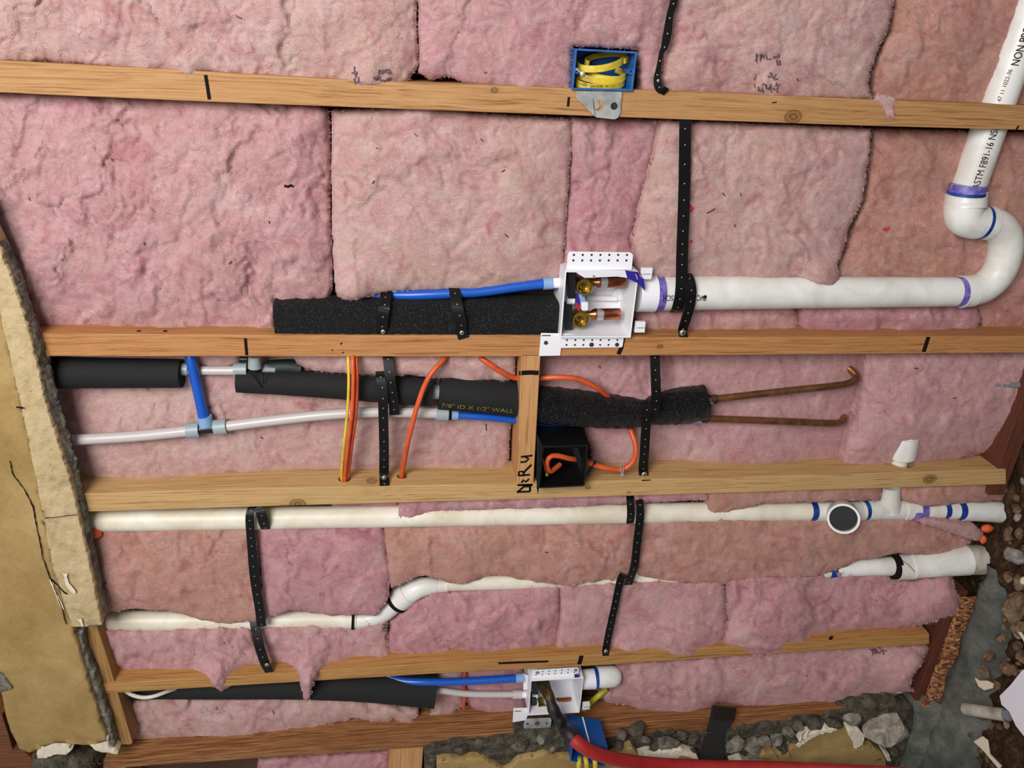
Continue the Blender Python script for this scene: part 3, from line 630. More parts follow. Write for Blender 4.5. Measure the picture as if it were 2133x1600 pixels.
batt('B6', [(1322, 640), (1420, 640), (1650, 634), (1662, 660), (1660, 690), (1640, 698), (1580, 703), (1500, 706), (1460, 701), (1420, 698), (1350, 691), (1325, 691)], 'pink',
     'crumpled strip of pink batt between the printed drain pipe and the orange-brown stud', -.045, .02, rough=1.5)
batt('B7', [(1664, 634), (1800, 630), (1990, 630), (2036, 640), (2044, 665), (2036, 691), (1960, 699), (1840, 694), (1760, 701), (1700, 703), (1672, 699), (1664, 670)], 'rose',
     'crumpled grubby pink batt strip under the trap end of the drain pipe', -.045, .02, rough=1.5)
batt('C1', [(100, 732), (1072, 732), (1068, 850), (1060, 900), (1058, 985), (1030, 1000), (980, 998), (930, 992), (880, 984), (840, 980), (760, 984), (700, 990), (600, 986), (520, 1000), (450, 1004), (420, 1013), (360, 1015), (330, 1019), (270, 1021), (200, 1015), (140, 1014), (105, 930)], 'peach',
     'long pale pink batt behind the milky water pipe and foam sleeves', -.07, .02, ((330, 1005, 120, .012),), .8)
batt('C2', [(600, 728), (1074, 726), (1070, 785), (1050, 795), (1010, 790), (990, 800), (968, 799), (945, 790), (900, 786), (860, 780), (800, 783), (740, 778), (680, 775), (640, 768), (618, 755)], 'peach',
     'fluffy pale strip of batt resting on top of the dark foam sleeves', -.03, .014, rough=.8)
batt('C0', [(395, 728), (502, 728), (497, 760), (470, 768), (430, 766), (402, 760)], 'peach', 'small pale tuft of batt tucked above the milky pipe stub', -.05, .015, rough=.8)
batt('C3', [(1114, 728), (1802, 726), (1792, 800), (1776, 860), (1760, 920), (1752, 975), (1735, 985), (1690, 976), (1655, 988), (1642, 992), (1600, 976), (1560, 971), (1500, 969), (1430, 970), (1350, 978), (1300, 988), (1232, 988), (1230, 925), (1214, 884), (1108, 884)], 'pink',
     'smooth pink batt behind the two bent copper stubs', -.078, .022, ((1560, 965, 90, .026),), .75)
batt('C4', [(1802, 726), (2290, 720), (2290, 935), (2133, 926), (2095, 926), (2060, 938), (1990, 960), (1950, 963), (1900, 978), (1800, 988), (1770, 981), (1757, 988), (1754, 960), (1767, 900), (1787, 840), (1797, 790)], 'pink',
     'ragged dusky pink batt around the short white vent elbow', -.05, .024, ((1960, 850, 160, .012),), 1.1)
batt('D0', [(690, 1036), (832, 1030), (834, 1066), (815, 1065), (760, 1059), (690, 1058)], 'rose', 'thin pink batt sliver squeezed above the cream drain pipe', -.035, .012)
batt('D0b', [(834, 1028), (1470, 1010), (1476, 1040), (1300, 1048), (1200, 1052), (1120, 1056), (960, 1062), (900, 1065), (880, 1075), (850, 1085), (828, 1088)], 'rose',
     'torn pink batt flap lying over the cream drain pipe below the black box', -.014, .004, edge=.006)
batt('D0c', [(1472, 1014), (1838, 1000), (1834, 1040), (1720, 1044), (1600, 1046), (1560, 1055), (1520, 1068), (1490, 1078), (1477, 1060)], 'tan',
     'tan-pink batt flap lying over the drain pipe toward the open tee', -.014, .004, edge=.006)
batt('D0d', [(1874, 1008), (2085, 1002), (2096, 1020), (2088, 1042), (2020, 1045), (1980, 1050), (1940, 1055), (1890, 1045), (1876, 1035)], 'tan',
     'tan-pink batt piece above the purple stained fittings', -.02, .012)
batt('D1', [(185, 1092), (350, 1094), (520, 1094), (532, 1100), (540, 1200), (545, 1290), (520, 1293), (480, 1298), (440, 1295), (410, 1288), (380, 1278), (340, 1270), (280, 1268), (215, 1276), (195, 1200)], 'tan',
     'dusky pink batt beside the stucco between the two cream drain pipes', -.026, .014, edge=.006)
batt('D2', [(536, 1098), (640, 1096), (760, 1092), (795, 1094), (804, 1140), (810, 1200), (808, 1240), (800, 1260), (782, 1282), (740, 1280), (690, 1280), (640, 1275), (605, 1270), (585, 1278), (560, 1284), (548, 1270), (545, 1180)], 'rose',
     'square bright pink batt between the drain pipes beside the angled white elbow', -.026, .014, edge=.006)
batt('D3', [(798, 1094), (850, 1090), (980, 1086), (1150, 1082), (1325, 1078), (1328, 1120), (1318, 1180), (1308, 1205), (1250, 1208), (1190, 1218), (1140, 1214), (1090, 1206), (1040, 1197), (1010, 1200), (970, 1215), (955, 1216), (910, 1206), (885, 1196), (870, 1200), (840, 1215), (815, 1225), (811, 1200), (807, 1150)], 'tan',
     'long tan-stained batt above the angled white elbow', -.026, .014, edge=.006)
batt('D4', [(1330, 1078), (1500, 1074), (1690, 1078), (1800, 1076), (1860, 1071), (1940, 1082), (2030, 1120), (2020, 1130), (1990, 1150), (1940, 1154), (1870, 1152), (1830, 1160), (1790, 1165), (1760, 1180), (1700, 1200), (1600, 1208), (1500, 1214), (1440, 1214), (1380, 1206), (1330, 1198), (1320, 1180), (1330, 1120)], 'tan',
     'long tan-stained batt below the open drain tee', -.024, .014, edge=.006)
batt('D5', [(1900, 1082), (1940, 1079), (1980, 1084), (2030, 1095), (2048, 1110), (2045, 1125), (2030, 1125), (1990, 1112), (1950, 1098), (1920, 1091)], 'pink', 'folded pink strip of batt under the purple stained coupling', -.004, .012)
batt('E1', [(212, 1312), (300, 1312), (400, 1308), (520, 1305), (535, 1350), (548, 1385), (520, 1400), (500, 1415), (480, 1428), (462, 1440), (445, 1430), (430, 1420), (390, 1410), (340, 1408), (290, 1415), (260, 1402), (240, 1385), (225, 1350)], 'pink',
     'ragged pink batt hanging over the narrow brown stud beside the stucco board', -.036, .016, ((452, 1425, 38, .045),), 1.4, jitter=3.5)
batt('E2', [(545, 1305), (640, 1302), (740, 1300), (790, 1294), (806, 1298), (808, 1340), (812, 1385), (800, 1395), (760, 1395), (730, 1385), (700, 1390), (668, 1400), (655, 1415), (648, 1440), (640, 1462), (632, 1455), (628, 1425), (620, 1400), (605, 1385), (570, 1385), (548, 1360), (538, 1335)], 'pink',
     'pink batt with a long drip of fibre hanging over the foam sleeve', -.036, .016, ((640, 1432, 48, .055), (640, 1400, 40, .015)), 1.2, jitter=3)
batt('E3', [(812, 1296), (850, 1262), (900, 1236), (1000, 1228), (1165, 1220), (1166, 1300), (1158, 1360), (1140, 1370), (1100, 1366), (1060, 1372), (1000, 1374), (940, 1372), (880, 1375), (840, 1385), (815, 1384), (810, 1340)], 'rose',
     'deeply creased rose pink batt below the angled white elbow', -.036, .016, rough=1.6)
batt('E4', [(1168, 1216), (1300, 1212), (1506, 1206), (1512, 1260), (1510, 1330), (1490, 1360), (1450, 1373), (1400, 1370), (1360, 1368), (1310, 1372), (1285, 1362), (1250, 1360), (1200, 1365), (1165, 1365), (1158, 1350), (1168, 1300)], 'pink',
     'smooth lilac pink batt behind the slanting black strap', -.034, .016, ((1310, 1366, 40, .02), (1420, 1368, 80, .034)), .8)
batt('E5', [(1510, 1206), (1650, 1197), (1760, 1195), (1840, 1194), (1862, 1203), (1900, 1206), (1985, 1200), (1992, 1230), (1998, 1250), (1990, 1280), (1960, 1290), (1930, 1300), (1880, 1310), (1830, 1318), (1815, 1335), (1780, 1325), (1730, 1335), (1690, 1345), (1640, 1355), (1580, 1366), (1520, 1363), (1500, 1357), (1512, 1320), (1516, 1260)], 'rose',
     'ragged mauve pink batt under the large white coupling', -.034, .018, ((1590, 1358, 90, .042), (1985, 1245, 58, .055), (1930, 1290, 45, .02)), 1.7, jitter=3.8, fibres=1.2)
batt('F1', [(268, 1462), (340, 1452), (450, 1455), (560, 1452), (640, 1448), (740, 1455), (800, 1462), (870, 1478), (872, 1490), (860, 1500), (872, 1515), (850, 1512), (820, 1498), (790, 1505), (740, 1495), (700, 1505), (650, 1520), (600, 1530), (560, 1540), (500, 1550), (440, 1545), (380, 1540), (320, 1545), (280, 1555), (270, 1530)], 'peach',
     'ragged pink batt below the long tapering foam sleeve', -.05, .018, rough=1.3, jitter=3.5, fibres=.7)
batt('F2', [(906, 1396), (966, 1394), (968, 1440), (964, 1470), (950, 1480), (935, 1495), (890, 1490), (910, 1478), (906, 1450)], 'peach', 'torn tuft of batt at the open end of the foam sleeve', -.06, .016, jitter=3, fibres=.7)
batt('F2b', [(968, 1390), (1090, 1384), (1098, 1480), (1075, 1496), (1040, 1500), (1010, 1490), (985, 1475), (972, 1460)], 'rose', 'pink batt behind the water lines of the washer box with the red hose', -.066, .016)
batt('F3', [(1284, 1388), (1300, 1380), (1440, 1370), (1600, 1357), (1700, 1349), (1800, 1342), (1925, 1340), (1935, 1350), (1925, 1375), (1905, 1405), (1895, 1430), (1905, 1440), (1880, 1440), (1845, 1452), (1820, 1465), (1780, 1475), (1740, 1490), (1680, 1495), (1600, 1488), (1560, 1475), (1500, 1465), (1480, 1475), (1440, 1490), (1400, 1495), (1350, 1485), (1310, 1470), (1285, 1468), (1270, 1450), (1280, 1430)], 'pink',
     'long pink batt bulging above the broken mortar beside the capped white pipe', -.034, .022, ((1915, 1400, 55, .055),), rough=1.2, jitter=3.2, fibres=.8)
batt('G1', [(540, 1580), (700, 1570), (812, 1562), (814, 1900), (530, 1900)], 'rose', 'shadowed pink batt below the shade-darkened stud', -.05, .015)
batt('G0', [(1262, 1440), (1284, 1430), (1290, 1470), (1262, 1462), (1250, 1450)], 'pink', 'small pink tuft of batt under the capped white pipe', -.055, .012)
batt('H1', [(1830, 196), (1846, 200), (1862, 205), (1866, 214), (1860, 226), (1864, 244), (1852, 240), (1850, 258), (1846, 240), (1838, 220), (1824, 208)], 'peach', 'wispy pink tuft snagged over the tan stud', .002, .004, rough=.5, edge=.002, back=-.002, step=2.5, fibres=1.5)

# faded print and debris on the batts
def smudge(key, x0, y0, x1, y1, n, vert, seed):
    r = random.Random(seed)
    for i in range(n):
        x = x0 + (x1 - x0) * r.random(); y = y0 + (y1 - y0) * r.random(); l = r.uniform(3, 7); a = (math.pi / 2 if vert else 0) + r.uniform(-.5, .5)
        if r.random() < .25: a += math.pi / 2
        on_batt(key, [(x - math.cos(a) * l, y - math.sin(a) * l), (x + r.uniform(-1, 1), y + r.uniform(-1, 1)), (x + math.cos(a) * l, y + math.sin(a) * l)], r.uniform(1.6, 3.6), 'ink_soft', 'printed_mark')
smudge('A1', 738, 144, 748, 174, 9, True, 1); smudge('A1', 774, 145, 814, 151, 9, False, 2); smudge('A1', 774, 161, 812, 168, 9, False, 3)
smudge('A3', 1574, 115, 1628, 133, 14, True, 4); smudge('A3', 1572, 155, 1622, 190, 18, True, 5)
smudge('F3', 1815, 1346, 1846, 1362, 10, False, 6); smudge('E2', 798, 1300, 806, 1330, 7, True, 7)
on_batt('B1', [(592, 387), (600, 389), (606, 386), (611, 389)], 5, 'ink', 'debris_fleck')
on_batt('B4', [(1436, 428), (1443, 434), (1438, 440)], 7, 'ink_red', 'debris_fleck'); on_batt('B4', [(1437, 502), (1442, 504)], 6, 'ink_red', 'debris_fleck')
on_batt('B5', [(1840, 478), (1852, 476), (1846, 482)], 6, 'ink_red', 'debris_fleck')
for k, x, y, a, l in (('A1', 492, 33, .4, 12), ('A2', 1008, 150, .2, 6), ('B2', 864, 279, .6, 7), ('B2', 1044, 358, -.5, 9), ('B2', 775, 383, -1, 8), ('B2', 783, 308, .4, 8), ('B2', 1052, 488, .7, 9), ('B2', 1002, 289, 1, 6), ('B1', 232, 330, 1.2, 5), ('B1', 476, 550, -.8, 9), ('B1', 60, 412, 1, 7), ('B4', 1505, 402, .8, 8), ('B4', 1472, 444, -.5, 20), ('B4', 1542, 402, 1.2, 7), ('B4', 1529, 467, 1, 7),
                      ('C1', 542, 910, .5, 7), ('C1', 1012, 883, 1.5, 14), ('C3', 1248, 762, 1, 6), ('C4', 1905, 767, 0, 7), ('C4', 1985, 829, 0, 7), ('D3', 1135, 1150, .2, 7), ('F1', 568, 1480, 1.2, 9), ('F3', 1680, 1405, 1, 5), ('A3', 1660, 163, 1, 6), ('B1', 560, 460, 1.4, 6), ('B1', 300, 505, 1.4, 6)):
    on_batt(k, [(x, y), (x + math.cos(a) * l / 2, y + math.sin(a) * l / 2 + .8), (x + math.cos(a) * l, y + math.sin(a) * l)], 2.4, 'fleck', 'debris_fleck')

# ================================================================== PIPES
ROOTS = {}
def T(name, label, cat, at, group=None): return thing(name, label, cat, P(*at), group)
def cyl(parent, name, x0, y0, d0, x1, y1, d1, r0, r1=None, mat='pvc', n=24, seg=6, label=None, caps=True):
    """r in photo pixels at each end"""
    r1 = r0 if r1 is None else r1; path = pxline(x0, y0, d0, x1, y1, d1, seg); a = r0 * MPP(x0, y0, d0); b = r1 * MPP(x1, y1, d1)
    return MB().tube(path, [a + (b - a) * i / seg for i in range(seg + 1)], n, caps).build(name, M[mat], parent, smooth=True, label=label)
def bent(parent, name, pts, r, mat='pvc', n=24, k=8, label=None, **kw):
    sp = smooth_path(pts, k); path = [P(*p[:3]) for p in sp]
    rr = [p[3] * MPP(*p[:3]) for p in sp] if len(pts[0]) > 3 else [r * MPP(*p[:3]) for p in sp]
    return MB().tube(path, rr, n, True, **kw).build(name, M[mat], parent, smooth=True, label=label)
def text_on_pipe(s, parent, a, b, r_m, size_px, mat, side, flip=1, name='printed_text', angle=0.0):
    """text wrapped on a straight pipe from world point a (text start) to b; side = image direction of letter tops (+1 up)"""
    a, b = Vector(a), Vector(b); t = (b - a).normalized(); view = (CAM - (a + b) / 2); view = (view - t * view.dot(t)).normalized(); across = t.cross(view) * -1 if flip > 0 else t.cross(view)
    cu = bpy.data.curves.new('txt', 'FONT'); cu.body = s; to = bpy.data.objects.new('txt', cu); COL.objects.link(to); bpy.context.view_layer.update()
    dg = bpy.context.evaluated_depsgraph_get(); me = bpy.data.meshes.new_from_object(to.evaluated_get(dg)); bpy.data.objects.remove(to, do_unlink=True)
    vs = [v.co.copy() for v in me.vertices]; fs = [list(p.vertices) for p in me.polygons]; bpy.data.meshes.remove(me)
    w = max(v.x for v in vs) or 1; sx = (b - a).length / w; V = []
    up = view.cross(t) if True else across
    for v in vs:
        th = angle + (v.y - .35) * size_px / r_m; q = a + t * (v.x * sx)
        V.append(q + view * (math.cos(th) * (r_m + .0005)) + up * (math.sin(th) * (r_m + .0005)))
    return np_mesh(name, V, fs, M[mat], parent, smooth=False)

# --- drain from the washer box to the P-trap and away
DP = T('drain_pipe', 'white PVC drain run with P-trap printed ASTM F891-16', 'pipe', (1660, 608, -.03))
DD0 = -.028
cyl(DP, 'pipe', 1360, 611, DD0, 1992, 608, DD0, 36.5, 30.5, 'pvc', seg=10)
cyl(DP, 'hub', 1326, 611, DD0, 1362, 611, DD0, 39, 39.5, 'box_white')
cyl(DP, 'primer_ring', 1361, 611, DD0, 1378, 611, DD0, 37.6, 37, 'primer_purple')
cyl(DP, 'primer_ring', 1988, 608, DD0, 2003, 608, DD0, 31.4, 31.2, 'primer_purple')
cyl(DP, 'collar', 2001, 608, DD0, 2024, 606, DD0, 33.5, 33.5, 'pvc')
bent(DP, 'trap_bend', [(2018, 607, DD0, 32), (2050, 597, DD0, 32), (2078, 570, DD0, 32.5), (2093, 530, DD0, 33), (2093, 492, DD0, 33), (2075, 470, DD0, 33), (2050, 464, DD0, 33)], 32, k=6)
cyl(DP, 'collar', 2062, 465, DD0, 2044, 464, DD0, 35, 35.5, 'pvc'); cyl(DP, 'primer_ring', 2046, 464, DD0, 2040, 463, DD0, 36, 36, 'primer_blue')
bent(DP, 'trap_elbow', [(2044, 463, DD0, 35), (2024, 460, DD0, 36.5), (2008, 450, DD0, 38), (2008, 432, DD0, 38), (2011, 415, DD0, 37)], 36, k=6)
cyl(DP, 'collar', 2010, 434, DD0, 2013, 402, -.034, 41, 40, 'pvc')
cyl(DP, 'primer_ring', 2013, 403, DD0, 2018, 385, DD0, 37, 35.5, 'primer_purple')
cyl(DP, 'primer_ring', 2012.5, 405, DD0, 2014, 399, DD0, 37.8, 37.5, 'primer_blue')
DR = -.042
cyl(DP, 'riser', 2015, 396, DR, 2156, -10, DR, 34.5, 35, 'pvc', seg=10); cyl(DP, 'riser', 2156, -10, DR, 2190, -110, DR, 35, 35.5, 'pvc')
rm = 36.4 * MPP(2040, 330, DR)
text_on_pipe('ASTM F891-16 NSF/ANSI', DP, P(2021, 388, DR), P(2076, 222, DR), rm, .016, 'ink', 1, angle=-.28)
text_on_pipe('NON PRESSURE', DP, P(2107, 138, DR), P(2152, 10, DR), rm, .017, 'ink', 1, angle=-.12)
text_on_pipe('47 11 1022-36', DP, P(2080, 212, DR), P(2104, 146, DR), rm, .009, 'ink_soft', 1, angle=.0)
text_on_pipe('PVC TYPE IPS SCH', DP, P(1458, 610.5, DD0), P(1370, 611, DD0), 37.9 * MPP(1400, 611, DD0), .0145, 'ink', 1, angle=.27)
def diamond(px, py, s, parent, axis_r, d):
    c = P(px, py, d); q = MPP(px, py, d) * s; MB().prism([c + DN * q, c + AX * q, c - DN * q, c - AX * q], OUT * .0004).build('printed_mark', M['ink'], parent)
diamond(1468, 619, 5, DP, 0, .0028)

# --- upper cream drain between the pine stud and the brown stud
UP = T('drain_pipe', 'cream PVC drain with an open tee mouth and blue cement rings', 'pipe', (1000, 1075, -.03))
DU = -.036
def yU(x): return float(np.interp(x, [120, 185, 555, 850, 1340, 1690, 1830, 2100], [1085, 1084, 1080, 1075, 1067, 1064, 1063, 1064]))
for a, b in ((120, 900), (900, 1690)): cyl(UP, 'pipe', a, yU(a), DU, b, yU(b), DU, 24.5 if a < 500 else 23.5, 23.5 if b < 1000 else 20.5, 'pvc_old', seg=10)
cyl(UP, 'cement_ring', 1684, 1064, DU, 1698, 1064, DU, 21.3, 21.3, 'primer_blue'); cyl(UP, 'collar', 1696, 1064, DU, 1720, 1064, DU, 22.5, 22.5, 'pvc'); cyl(UP, 'tee_body', 1718, 1064, DU, 1792, 1064, DU, 21, 21, 'pvc')
cyl(UP, 'cement_ring', 1797, 1063, DU, 1806, 1062, DU, 21.4, 21.4, 'primer_blue'); cyl(UP, 'collar', 1790, 1063, DU, 1799, 1063, DU, 20.8, 20.8, 'pvc_old')
# open mouth points out of the wall and slightly sideways
c0 = P(1752, 1063, DU); c1 = P(1757, 1081, .028); ax = (c1 - c0).normalized(); R0 = 32 * MPP(1757, 1081, .028)
mo = MB(); mo.lathe(c0, ax, [(R0 * .8, .0), (R0 * .92, (c1 - c0).length * .45), (R0, (c1 - c0).length * .55), (R0, (c1 - c0).length), (R0 * .86, (c1 - c0).length), (R0 * .84, (c1 - c0).length * .3), (R0 * .8, (c1 - c0).length * .1)], 32)
mouth = mo.build('tee_mouth', M['pvc'], UP, smooth=True)
MB().lathe(c0, ax, [(R0 * .845, (c1 - c0).length * .86), (R0 * .845, (c1 - c0).length * .90)], 32).build('mouth_shade', M['fit_black'], UP, label='black disc standing for the shade inside the tee mouth')  # unlit inside of the open tee, drawn as a black disc
cyl(UP, 'collar', 1804, 1062, DU, 1826, 1061, DU, 22, 22, 'pvc'); cyl(UP, 'tee_body', 1824, 1061, DU, 1884, 1061, DU, 21, 21, 'pvc'); bent(UP, 'tee_branch', [(1853, 1061, DU, 23), (1853, 1040, DU, 21), (1855, 1022, DU, 19), (1856, 1012, DU, 19)], 18)
cyl(UP, 'branch_pipe', 1856, 1030, DU - .006, 1874, 945, -.044, 17, 20.5, 'pvc_old'); cyl(UP, 'branch_coupling', 1876, 947, -.044, 1885, 905, -.042, 30, 29, 'pvc'); 
bent(UP, 'branch_elbow', [(1884, 912, -.042, 26), (1892, 888, -.044, 24), (1900, 868, -.055, 23), (1904, 852, -.075, 22)], 24)
for i in range(6): MB().ribbon([P(1902 + i * .5, 909 - i * 5, -.019), P(1908 + i * .5, 908 - i * 5, -.021)], .0022, .0004).build('worn_print', M['ink_soft'], UP)
cyl(UP, 'collar', 1880, 1061, DU, 1908, 1061, DU, 23, 22.5, 'pvc'); cyl(UP, 'primer_stain', 1893, 1062, DU, 1914, 1062, DU, 23.2, 22.8, 'primer_purple'); cyl(UP, 'cement_ring', 1912, 1062, DU, 1922, 1062, DU, 22.4, 22, 'primer_purple')
cyl(UP, 'pipe', 1918, 1062, DU, 1962, 1063, DU, 19.5, 19.5, 'pvc'); cyl(UP, 'cement_ring', 1960, 1062, DU, 1970, 1062, DU, 20, 20, 'primer_blue'); cyl(UP, 'pipe', 1968, 1063, DU, 1992, 1063, DU, 19.6, 19.6, 'pvc'); cyl(UP, 'cement_ring', 1990, 1063, DU, 2004, 1063, DU, 20.6, 20.8, 'primer_blue')
cyl(UP, 'coupling', 2002, 1063, DU, 2028, 1064, DU, 22, 22, 'pvc'); cyl(UP, 'coupling', 2026, 1064, DU, 2086, 1067, DU, 21.5, 22.5, 'pvc'); cyl(UP, 'primer_stain', 2080, 1067, DU, 2096, 1067, DU, 22.8, 22.4, 'primer_purple'); cyl(UP, 'pipe_end', 2094, 1067, DU, 2125, 1068, DU, 20, 20, 'pvc_dusty')

# --- lower cream drain with the offset elbow
LP = T('drain_pipe', 'cream PVC drain with an angled double elbow running into a large coupling', 'pipe', (1000, 1240, -.05))
DL = -.056
cyl(LP, 'pipe', 190, 1294, DL, 742, 1290, DL, 22, 19, 'pvc_old', seg=10); cyl(LP, 'cement_ring', 733, 1291, DL, 739, 1291, DL, 20.5, 20.5, 'ink'); cyl(LP, 'collar', 738, 1292, DL, 762, 1290, DL, 17.5, 17, 'pvc')
bent(LP, 'offset_elbow', [(748, 1291, DL, 16), (776, 1287, DL, 17), (800, 1276, DL, 19), (822, 1256, DL, 21), (838, 1244, DL, 22)], 20, 'pvc')
cyl(LP, 'cement_ring', 824, 1256, DL, 829, 1251, DL, 26, 26, 'ink'); cyl(LP, 'collar', 828, 1252, DL, 850, 1236, DL, 25.5, 25, 'pvc')
bent(LP, 'offset_elbow', [(846, 1239, DL, 23), (868, 1226, DL, 22), (890, 1221, DL, 19), (910, 1220, DL, 16)], 20, 'pvc'); cyl(LP, 'collar', 906, 1220, DL, 933, 1219, DL, 15, 14.5, 'pvc'); cyl(LP, 'cement_ring', 932, 1219, DL, 937, 1219, DL, 14, 14, 'ink')
cyl(LP, 'pipe', 930, 1213, DL, 1500, 1198, DL, 18.5, 18, 'pvc_old', seg=10); cyl(LP, 'collar', 1470, 1199, DL, 1502, 1198, DL, 19.5, 19.5, 'pvc'); cyl(LP, 'cement_ring', 1440, 1200, DL, 1466, 1199, DL, 18.8, 18.8, 'primer_blue')
cyl(LP, 'pipe', 1500, 1198, DL, 1740, 1186, DL, 17, 17, 'pvc', seg=8); cyl(LP, 'cement_ring', 1724, 1187, DL, 1738, 1186, DL, 17.8, 17.8, 'primer_blue')
cyl(LP, 'reducer', 1736, 1186, DL, 1800, 1181, DL + .01, 17, 18.5, 'pvc'); cyl(LP, 'reducer', 1798, 1181, DL + .01, 1862, 1179, DL + .016, 18.5, 20, 'pvc')
cyl(LP, 'cement_ring', 1856, 1180, DL + .018, 1866, 1180, DL + .018, 26, 27, 'ink'); cyl(LP, 'large_coupling', 1864, 1182, DL + .02, 1900, 1179, DL + .02, 26, 27.5, 'pvc'); cyl(LP, 'large_coupling', 1898, 1178, DL + .024, 2012, 1166, DL + .03, 26.5, 32, 'pvc')
crk = MB(); crk.ribbon([P(1880, 1168, DL + .062), P(1892, 1176, DL + .064), P(1906, 1192, DL + .06)], .0012, .0005); crk.build('scratch', M['ink'], LP)
cyl(LP, 'large_pipe', 2010, 1166, DL + .03, 2078, 1166, DL + .034, 31, 30, 'pvc_dusty')

# --- capped white pipe on the second washer box
CP = T('drain_stub', 'short capped white pipe with a blue ring beside the red-hose washer box', 'pipe', (1250, 1410, -.03))
cyl(CP, 'hub', 1206, 1416, -.02, 1240, 1414, -.02, 20, 21, 'box_white'); cyl(CP, 'cement_ring', 1238, 1413, -.02, 1247, 1412, -.02, 22, 22, 'primer_blue')
bent(CP, 'pipe', [(1244, 1411, -.02, 22.5), (1262, 1410, -.02, 22.5), (1276, 1409, -.022, 22), (1283, 1409, -.024, 19)], 22, k=4)

# ================================================================== FOAM SLEEVES
def foam(pts, mat, label, power=2.0, ry=None, amp=.03, n=40, fr=90, group='foam pipe sleeves'):
    sp = smooth_path(pts, 1); L = sum((P(*pts[i][:3]) - P(*pts[i + 1][:3])).length for i in range(len(pts) - 1)); k = max(4, int(L / .004 / (len(pts) - 1)))
    sp = smooth_path(pts, k); path = [P(*p[:3]) for p in sp]; rr = [p[3] * MPP(*p[:3]) for p in sp]
    jit = lambda p, a: 1 + amp * float(perlin(p.z * fr + 3, a * 4.0 + p.x * 30, 4)) + amp * .5 * float(perlin(p.z * fr * 2.2, a * 9, 8))
    o = MB().tube(path, rr, n, True, ry=ry, power=power, up=OUT, jitter=jit).build('foam_sleeve', M[mat], None, smooth=True); tag(o, label, 'pipe insulation', group); return o
foam([(576, 659, -.038, 38), (720, 659, -.038, 39), (900, 658, -.038, 40), (1040, 658, -.038, 39.5), (1156, 656, -.038, 38)], 'foam', 'square-cut black foam sleeve under the blue water line beside the washer box', 5, amp=.05, n=56, fr=70)
foam([(70, 776, -.04, 33), (200, 777, -.04, 32), (379, 778, -.04, 30)], 'foam_smooth', 'smooth black foam sleeve emerging from behind the tan stucco', amp=.012)
K3 = foam([(494, 793, -.04, 25), (600, 797, -.04, 27), (760, 806, -.04, 30), (900, 817, -.04, 31)], 'foam_smooth', 'slit black foam sleeve crossed by the orange and yellow cables', amp=.012)
mark(K3, [(522, 776), (535, 792), (547, 808)], 2, -.014, 'ink', 'slit'); mark(K3, [(548, 775), (549, 800)], 2, -.012, 'ink', 'slit')
K4 = foam([(914, 816, -.04, 37), (1000, 822, -.04, 39), (1082, 830, -.045, 38)], 'foam_smooth', 'dark foam sleeve with yellow print that runs behind the DRY block', amp=.012)
text_on_pipe('7/8" ID X 1/2" WALL', K4, P(918, 816, -.04), P(1066, 829, -.043), 41 * MPP(990, 822, -.04), .013, 'ink_yellow', 1, angle=-.72)
foam([(1104, 842, -.045, 38), (1180, 848, -.04, 39), (1260, 856, -.04, 36), (1310, 860, -.04, 33), (1340, 860, -.04, 27)], 'foam_wavy', 'wrinkled black foam sleeve above the black electrical box', amp=.07, fr=60)
foam([(1348, 858, -.04, 24), (1372, 852, -.04, 33), (1420, 845, -.04, 38), (1468, 838, -.04, 37)], 'foam_wavy', 'short wrinkled black foam sleeve ending at the copper stubs', amp=.07, fr=60)
foam([(270, 1448, -.05, 10), (330, 1441, -.045, 15), (450, 1436, -.04, 20), (620, 1432, -.04, 24), (760, 1432, -.035, 29), (906, 1438, -.03, 36)], 'foam_smooth', 'long tapering black foam sleeve under the narrow brown stud', amp=.012)

# ================================================================== WATER LINES
WL1 = T('water_line', 'blue plastic water line held by the strap over the square-cut foam', 'water pipe', (950, 605, -.04))
bent(WL1, 'blue_tube', [(740, 622, -.06), (790, 616, -.05), (860, 615, -.035), (930, 612, -.03), (1000, 608, -.03), (1080, 597, -.03), (1136, 591, -.03)], 10.5, 'pex_blue', 16)
cyl(WL1, 'clamp_ring', 1131, 591, -.03, 1151, 590, -.03, 13, 12.6, 'ring_blue'); cyl(WL1, 'connector', 1150, 590, -.03, 1176, 589, -.03, 11, 11, 'box_white')
WL1b = T('water_connector', 'clear plastic connector joining the foam sleeve to the washer box', 'water pipe', (1160, 652, -.03)); cyl(WL1b, 'connector', 1148, 653, -.035, 1178, 653, -.035, 9.5, 9.5, 'box_white')
WL2 = T('water_line', 'milky water pipe with a grey ringed tee and blue branch', 'water pipe', (430, 890, -.03)); d2 = -.03
bent(WL2, 'milky_tube', [(90, 922, -.04), (150, 917, d2), (280, 909, d2), (400, 897, d2)], 11.5, 'pex_white', 16)
bent(WL2, 'milky_tube', [(465, 889, d2), (560, 877, d2), (680, 864, d2), (790, 859, d2), (915, 861, d2)], 11, 'pex_white', 16)
cyl(WL2, 'clamp_ring', 390, 897, d2, 416, 895, d2, 16.5, 16.5, 'ring_grey'); cyl(WL2, 'clamp_ring', 447, 891, d2, 473, 888, d2, 16.5, 16.5, 'ring_grey'); cyl(WL2, 'tee_body', 412, 895, d2, 450, 891, d2, 11, 11, 'fit_black')
cyl(WL2, 'tee_body', 431, 893, d2, 428, 878, d2, 10, 10, 'fit_black'); cyl(WL2, 'clamp_ring', 430, 886, d2, 426, 867, d2, 15, 14.5, 'ring_blue'); bent(WL2, 'blue_tube', [(390, 722, -.05), (397, 745, d2), (409, 800, d2), (424, 868, d2)], 10.8, 'pex_blue', 16)
